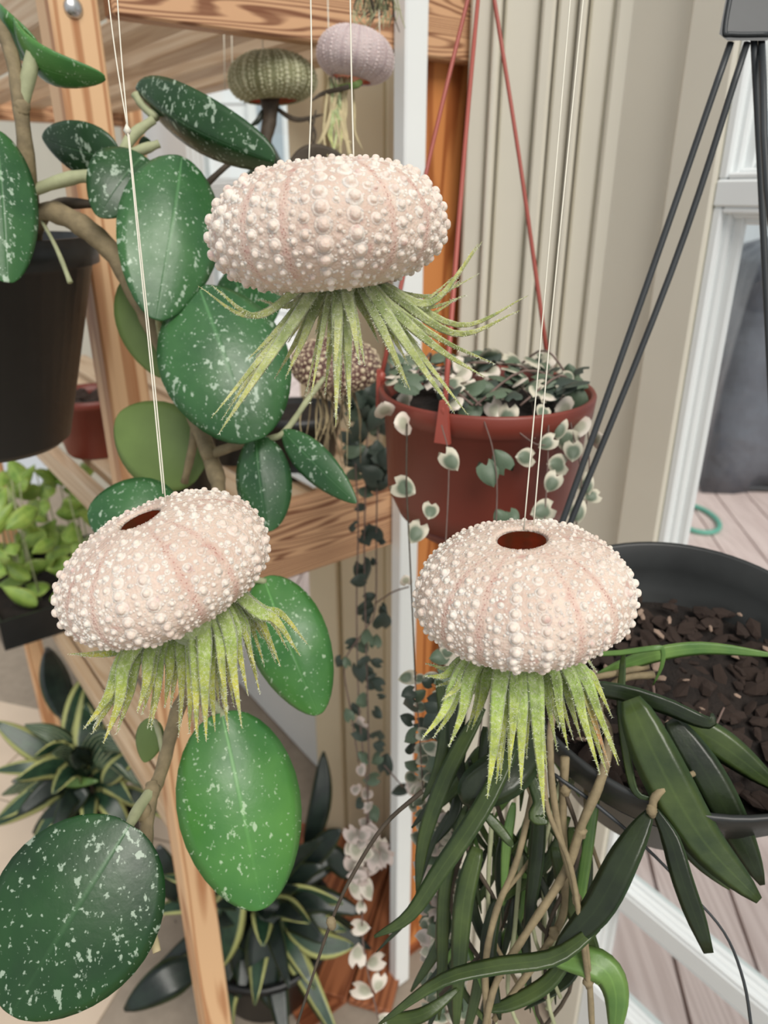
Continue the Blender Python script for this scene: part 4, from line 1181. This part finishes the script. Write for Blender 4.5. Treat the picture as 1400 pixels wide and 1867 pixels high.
BL([(1000, 1180, .41), (1100, 1192, .395), (1190, 1182, .385), (1208, 1185, .385), (1206, 1215, .387), (1190, 1250, .392)], 15, LONG_B, thick=.4)
BL([(1136, 1195, .39), (1132, 1290, .375), (1146, 1400, .36), (1162, 1448, .352), (1198, 1458, .35)], 27, LONG, twist=(.6, .4), thick=.3, p=.6)
BL([(1186, 1478, .35), (1140, 1560, .345), (1085, 1660, .345), (1010, 1735, .35)], 64, LONG_D, twist=(.1, .3), thick=.1, p=1.1)
BL([(1192, 1474, .35), (1222, 1530, .345), (1246, 1610, .34), (1292, 1738, .335)], 56, LONG_D, twist=(.3, .2), thick=.12, wlist=[.3, .6, .9, 1, 1, .95, .45])
BL([(1222, 1490, .36), (1262, 1560, .36), (1330, 1622, .36)], 32, LONG, thick=.15)
BL([(940, 1350, .36), (880, 1470, .35), (800, 1590, .345), (745, 1670, .345), (682, 1708, .345)], 52, LONG, twist=(.2, .4), thick=.12, p=.6)
BL([(880, 1290, .385), (820, 1400, .38), (775, 1520, .375), (760, 1625, .375)], 46, LONG, twist=(.4, .2), thick=.15)
BL([(870, 1545, .37), (846, 1640, .365), (836, 1760, .36), (830, 1900, .36)], 54, LONG, twist=(.1, .3), thick=.12, p=.6)
BL([(850, 1470, .385), (812, 1610, .38), (806, 1760, .38), (800, 1860, .38)], 34, LONG, thick=.2)
BL([(1090, 1690, .345), (1010, 1745, .34), (900, 1762, .335), (800, 1790, .33), (690, 1868, .33)], 46, LONG, twist=(.2, .5), thick=.14)
BL([(985, 1430, .375), (980, 1540, .372), (968, 1640, .37), (955, 1720, .37)], 42, LONG_D, twist=(.2, .5), thick=.14)
BL([(980, 1330, .38), (930, 1400, .36), (870, 1440, .358), (850, 1470, .36)], 96, LONG_D, twist=(.3, -.2), thick=.08)
BL([(960, 1400, .362), (985, 1460, .355), (975, 1490, .352), (1000, 1500, .35)], 40, LONG, thick=.2)
BL([(1010, 1545, .37), (1040, 1640, .37), (1075, 1720, .37), (1090, 1760, .37)], 52, LONG, twist=(.4, .1), thick=.12)
BL([(1000, 1740, .36), (1090, 1760, .352), (1122, 1810, .35), (1118, 1900, .35)], 62, LONG_B, twist=(-.3, .4), thick=.1)
BL([(1050, 1720, .362), (1000, 1790, .36), (930, 1830, .36), (880, 1842, .36)], 42, LONG, twist=(.3, .2), thick=.15)
BL([(1090, 1430, .40), (1072, 1540, .39), (1056, 1650, .385), (1050, 1740, .385)], 30, LONG_B, thick=.2)
BL([(800, 1240, .40), (812, 1320, .398), (800, 1400, .395), (770, 1460, .395)], 36, LONG, thick=.2)
BL([(850, 1220, .40), (830, 1340, .395), (846, 1440, .39)], 46, LONG_D, thick=.15)
BL([(905, 1640, .37), (890, 1740, .365), (912, 1860, .36)], 44, LONG_D, thick=.15)
BL([(700, 1862, .335), (770, 1850, .35), (840, 1800, .36)], 36, LONG, thick=.18)
BL([(880, 1480, .352), (900, 1500, .35), (925, 1530, .348), (935, 1545, .345)], 28, LONG, thick=.2)
rb = random.Random(55)
for k in range(75):     # deeper, half hidden strap leaves of the hanging mass
    x = rb.uniform(790, 1080); y = rb.uniform(1300, 1740); L = rb.uniform(110, 240); a = rb.uniform(-.75, .55); d = rb.uniform(.385, .43)
    pts_ = [(x, y, d), (x + L * .35 * sin(a) + rb.uniform(-14, 14), y + L * .4, d - .004), (x + L * sin(a), y + L * cos(a), d - .006)]
    if pts_[-1][0] > 1075: continue
    BL(pts_, rb.uniform(16, 38), rb.choice([LONG, LONG, LONG_D, LONG_D, LONG_B]), twist=(rb.uniform(-.9, .9), rb.uniform(-.9, .9)), thick=.16)
def BS(pix, w, m=STEM, wob=.1, seed=0, nm='stem'): return ptube(nm, pix, w, m, bowl, 7, None, wob, seed)
BS([(1180, 1215, .40), (1120, 1228, .39), (1060, 1245, .382), (1010, 1300, .375), (1004, 1400, .365), (1020, 1520, .36), (1052, 1640, .355), (1072, 1760, .352), (1080, 1880, .35)], [12, 12, 13, 13, 11])
BS([(1190, 1230, .40), (1130, 1240, .392), (1092, 1290, .382), (1110, 1340, .372), (1096, 1420, .362), (1062, 1500, .36), (1030, 1590, .36), (960, 1700, .36), (905, 1790, .358), (880, 1890, .355)], [14, 14, 16, 18, 16, 14, 12])
BS([(1030, 1380, .37), (1026, 1500, .372), (1030, 1620, .37), (1012, 1700, .368), (900, 1860, .362)], [16, 14, 14, 12])
BS([(980, 1400, .37), (945, 1560, .365), (905, 1660, .362), (885, 1760, .36), (890, 1880, .358)], [11, 12, 12, 12])
BS([(990, 1400, .36), (1000, 1480, .352), (1040, 1580, .35), (1060, 1700, .35), (1074, 1800, .35)], [9, 10, 10])
BS([(1265, 1410, .355), (1230, 1425, .352), (1195, 1452, .349), (1188, 1482, .349)], [10, 12, 16, 14])
BS([(1190, 1250, .395), (1200, 1280, .39), (1250, 1320, .40), (1296, 1330, .395), (1320, 1290, .40)], [6, 5, 4], VSTEM)
BS([(770, 1442, .345), (700, 1505, .342), (640, 1600, .34), (604, 1680, .338), (570, 1780, .336), (538, 1880, .334)], [9, 8, 7, 6, 5, 5], DSTEM, .05, 0, 'tendril')
BS([(1010, 1412, .37), (1090, 1470, .365), (1180, 1548, .36), (1250, 1620, .355), (1320, 1700, .35), (1356, 1790, .348), (1372, 1890, .346)], [7, 8, 6, 5, 5, 6, 6], HANGERP, .03, 0, 'tendril')
for (x, y, d) in [(1188, 1478, .349), (1052, 1640, .355), (1010, 1700, .366), (1030, 1440, .371), (885, 1760, .36), (1072, 1790, .352), (604, 1682, .338), (1060, 1515, .361)]:
    BS([(x - 2, y - 11, d), (x, y, d - .001), (x + 2, y + 11, d)], [12, 20, 12], STEM, .15, int(x + y), 'node')
for k in range(15):
    x = rb.uniform(840, 1070); y = rb.uniform(1380, 1560); d = rb.uniform(.37, .41)
    BS([(x, y, d), (x + rb.uniform(-50, 40), y + 130, d), (x + rb.uniform(-60, 50), y + 270, d), (x + rb.uniform(-70, 70), y + 400, d)], [9, 8, 7], rb.choice([STEM, PETIOLE, DSTEM]), .1, k)

# ================================================================== DRACAENAS ON THE FLOOR
def dracaena(px, py, d, label, n, seed, Lr, mats, explicit, pot_r=.075, lift=0.10, potdz=.12):
    rnd = random.Random(seed)
    c = P(px, py, d)
    base = Vector((c.x, c.y, 0.0))
    root = thing('dracaena', base, label, 'plant')
    ph = max(.08, c.z - potdz)
    lathe('pot', [(0.0005, 0), (pot_r * .75, 0), (pot_r, ph), (pot_r * 1.05, ph), (pot_r * 1.05, ph + .012), (pot_r * .97, ph + .012), (pot_r * .7, .02), (0.0005, .015)], 36, Matrix.Translation(base), BLACKP, root)
    lathe('soil', [(pot_r * .97, ph - .004), (0.0005, ph)], 24, Matrix.Translation(base), SOIL, root)
    tube('cane', [Vector((c.x, c.y, ph - .01)), c + Vector((0, 0, -.02))], [.008, .006], DSTEM, root, 8, n=5)
    for k in range(n):
        a = 2.399 * k + rnd.uniform(-.3, .3); up = 1 - k / n
        el = radians(-10 + 75 * (1 - up) ** 1.0 + rnd.uniform(-12, 12))
        L = rnd.uniform(*Lr)
        dirv = Vector((cos(a) * cos(el), sin(a) * cos(el), sin(el)))
        b0 = c + Vector((0, 0, -.07 * up + rnd.uniform(-.02, .02)))
        p1 = b0 + dirv * L * .45 + Vector((0, 0, .02)); p2 = b0 + dirv * L + Vector((0, 0, -L * .28 * up))
        p1.z = min(p1.z, .44); p2.z = min(p2.z, .44)
        w = rnd.uniform(.030, .050)
        ribbon('leaf', [b0, p1, p2], w, rnd.choice(mats), root, twist=(rnd.uniform(-.7, .7), rnd.uniform(-.7, .7)), thick=.06, n=10, p=.8, q=.7, chan=.9)
    for (pix, w, m) in explicit:
        dd_ = sum(p_[2] for p_ in pix) / len(pix)
        ribbon('leaf', [P(*p_) for p_ in pix], w * dd_ / FPX, m, root, twist=(.15, -.1), thick=.06, n=12, p=.85, q=.65, chan=.9)
    return root
ex1 = [([(130, 1400, 1.35), (60, 1360, 1.33), (-10, 1315, 1.32)], 48, DRAC), ([(120, 1420, 1.33), (60, 1400, 1.31), (-10, 1405, 1.30)], 30, DRAC), ([(175, 1400, 1.3), (215, 1370, 1.28), (262, 1435, 1.27)], 62, STRIPE),
       ([(120, 1360, 1.32), (150, 1270, 1.38), (180, 1215, 1.45)], 46, DRAC), ([(120, 1310, 1.35), (100, 1240, 1.42), (86, 1180, 1.52)], 52, DRAC_D), ([(150, 1380, 1.3), (170, 1300, 1.34), (165, 1230, 1.43)], 60, DRAC),
       ([(110, 1440, 1.32), (50, 1465, 1.31), (-10, 1505, 1.31)], 46, DRAC), ([(205, 1290, 1.27), (240, 1300, 1.26), (272, 1340, 1.26)], 50, LONG_B), ([(160, 1440, 1.3), (110, 1480, 1.29), (60, 1520, 1.29)], 44, DRAC_D),
       ([(100, 1410, 1.31), (130, 1425, 1.30), (180, 1424, 1.30)], 22, LONG_B), ([(190, 1430, 1.28), (215, 1400, 1.27), (255, 1360, 1.27)], 40, DRAC), ([(170, 1240, 1.42), (195, 1200, 1.48), (215, 1165, 1.54)], 34, DRAC_D)]
dracaena(160, 1400, 1.34, 'cream-edged dracaena on the tile floor left of the pine leg', 44, 61, (.11, .19), [DRAC, DRAC, DRAC_D, STRIPE], ex1)
ex2 = [([(430, 1600, 1.2), (410, 1700, 1.18), (392, 1775, 1.17)], 66, DRAC), ([(500, 1640, 1.2), (480, 1740, 1.18), (495, 1840, 1.17)], 68, DRAC_D), ([(520, 1680, 1.22), (580, 1720, 1.2), (645, 1725, 1.2)], 50, DRAC), ([(360, 1760, 1.2), (300, 1790, 1.17), (226, 1842, 1.16)], 66, DRAC_D),
       ([(520, 1660, 1.22), (580, 1640, 1.2), (660, 1665, 1.2)], 46, DRAC_D), ([(560, 1560, 1.3), (585, 1460, 1.3), (590, 1370, 1.32)], 40, DRAC_D), ([(430, 1780, 1.2), (412, 1830, 1.19), (420, 1880, 1.18)], 40, DRAC), ([(545, 1600, 1.25), (590, 1540, 1.24), (622, 1512, 1.24)], 40, DRAC_D),
       ([(330, 1640, 1.22), (300, 1590, 1.2), (290, 1540, 1.2)], 50, DRAC_D), ([(540, 1790, 1.25), (460, 1780, 1.2), (420, 1720, 1.18)], 50, DRAC_D), ([(640, 1600, 1.28), (600, 1560, 1.27), (560, 1600, 1.25)], 44, DRAC_D)]
dracaena(480, 1650, 1.26, 'dark green dracaena in a black pot right of the pine leg', 58, 62, (.13, .22), [DRAC_D, DRAC_D, DRAC], ex2, pot_r=.12, potdz=.05)

# ================================================================== SMALL SHELLS HANGING BEHIND
dg = .74
cg = P(496, 148, dg); Rg = 80 * dg / FPX
ug = urchin(cg, Rg, Rg * 1.04, tilt_matrix(-2, -2), 'small olive green urchin shell hanging under the top rail of the stand', (SH_GREEN, SH_GTUB, SH_IN), spin=.3, seed=41, detail=.45, size=.62, rows=16, bot_hole=.5)
for (x, x2) in ((408, 410), (422, 424), (478, 480)):
    ptube('thread', [(x, 52, dg), (x2, 120 if x2 > 430 else 165, dg)], [2.2], THREAD, ug, 5)
sg = P(490, 190, dg)
apg = thing('air_plant', sg, 'dark twisted air plant hanging from the small olive green urchin shell', 'air plant')
ptube('stem', [(492, 178, dg), (492, 215, dg), (484, 260, dg), (486, 300, dg)], [40, 26, 22, 12], DSTEM, apg, 8, None, .1, 4)
for pix, w in (([(500, 195, dg), (540, 218, dg), (592, 208, dg)], 9), ([(480, 200, dg), (470, 220, dg), (456, 230, dg)], 10), ([(488, 250, dg), (470, 300, dg), (440, 330, dg)], 12), ([(576, 200, dg), (568, 250, dg), (580, 290, dg)], 5), ([(490, 260, dg), (510, 300, dg), (540, 330, dg)], 14), ([(560, 212, dg), (574, 240, dg), (572, 270, dg)], 5)):
    pribbon('leaf', pix, w, LONG_D if w > 9 else DSTEM, apg, thick=.5)
dl2 = .62
cl = P(647, 106, dl2); Rl = 71 * dl2 / FPX
ul = urchin(cl, Rl, Rl * 1.22, tilt_matrix(10, -4), 'small lavender urchin shell hanging beside the white batten', (SH_LAV, SH_LTUB, SH_IN), spin=.2, seed=42, detail=.45, size=.42, rows=20, bot_hole=.45)
for x in (597, 690):
    ptube('thread', [(x, -20, dl2), (x + 2, 60, dl2)], [2.2], THREAD, ul, 5)
sl = P(625, 152, dl2)
apl = thing('air_plant', sl, 'dried tan air plant dangling from the small lavender urchin shell', 'air plant')
rl_ = random.Random(8)
for k in range(15):
    x0 = 612 + rl_.uniform(-12, 30); x1 = x0 + rl_.uniform(-24, 16)
    pribbon('leaf', [(x0, 140, dl2 + rl_.uniform(-.005, .008)), ((x0 + x1) / 2 + rl_.uniform(-14, 14), 200, dl2), (x1, rl_.uniform(230, 285), dl2), (x1 + rl_.uniform(-16, 16), rl_.uniform(255, 300), dl2)], rl_.uniform(5, 9), ROOT if k % 3 else TIL_A, apl, thick=.4, n=12)
pribbon('leaf', [(650, 150, dl2 - .005), (630, 160, dl2 - .01), (590, 170, dl2), (566, 185, dl2)], 9, DSTEM, apl, thick=.4)
pribbon('leaf', [(660, 148, dl2 - .01), (645, 156, dl2 - .012), (610, 158, dl2)], 12, HOYA_U, apl, thick=.4)
pribbon('leaf', [(530, 300, dl2), (562, 278, dl2), (600, 280, dl2), (640, 300, dl2)], 26, DSTEM, apl, thick=.3)
# grey-green moss tuft above it
mp_ = P(690, 10, .62)
moss = thing('air_plant', mp_, 'grey-green mossy air plant tuft hanging beside the batten at the top', 'air plant')
for k in range(46):
    x0 = rl_.uniform(655, 722); y1 = rl_.uniform(15, 62)
    ptube('strand', [(x0, -14, .62 + rl_.uniform(-.015, .01)), (x0 + rl_.uniform(-14, 14), y1 * .5, .62), (x0 + rl_.uniform(-22, 18), y1, .62)], [3.6, 2.6, 1.4], rl_.choice([SH_GREEN, PETIOLE, DSTEM]), moss, 5, 7)
# brown banded shell with pale bumps and bare roots, behind the front shell's leaves
db = .64
cb_ = P(612, 668, db); Rb = 82 * db / FPX
ub = urchin(cb_, Rb, Rb * 1.05, tilt_matrix(3, 4), 'small brown urchin shell with cream bumps hanging behind the uppermost air plant', (SH_BROWN, SH_BTUB, SH_IN), spin=.5, seed=43, detail=.5, size=.62, rows=9, bot_hole=.5)
ptube('thread', [(612, 300, db), (612, 625, db)], [2.0], THREAD, ub, 5)
rbp = thing('air_plant', P(600, 715, db), 'bare tangled tan roots dangling from the small brown urchin shell', 'air plant')
for k in range(22):
    x0 = rl_.uniform(560, 650); x1 = x0 + rl_.uniform(-40, 24)
    ptube('root', [(x0, 700, db + rl_.uniform(-.01, .01)), ((x0 + x1) / 2 + rl_.uniform(-22, 22), 760, db), (x1, rl_.uniform(790, 880), db)], [3.2, 2.6, 1.5], rl_.choice([ROOT, STEM]), rbp, 5, 9)

for _o in bpy.data.objects:
    if '_w' in _o.keys(): del _o['_w']
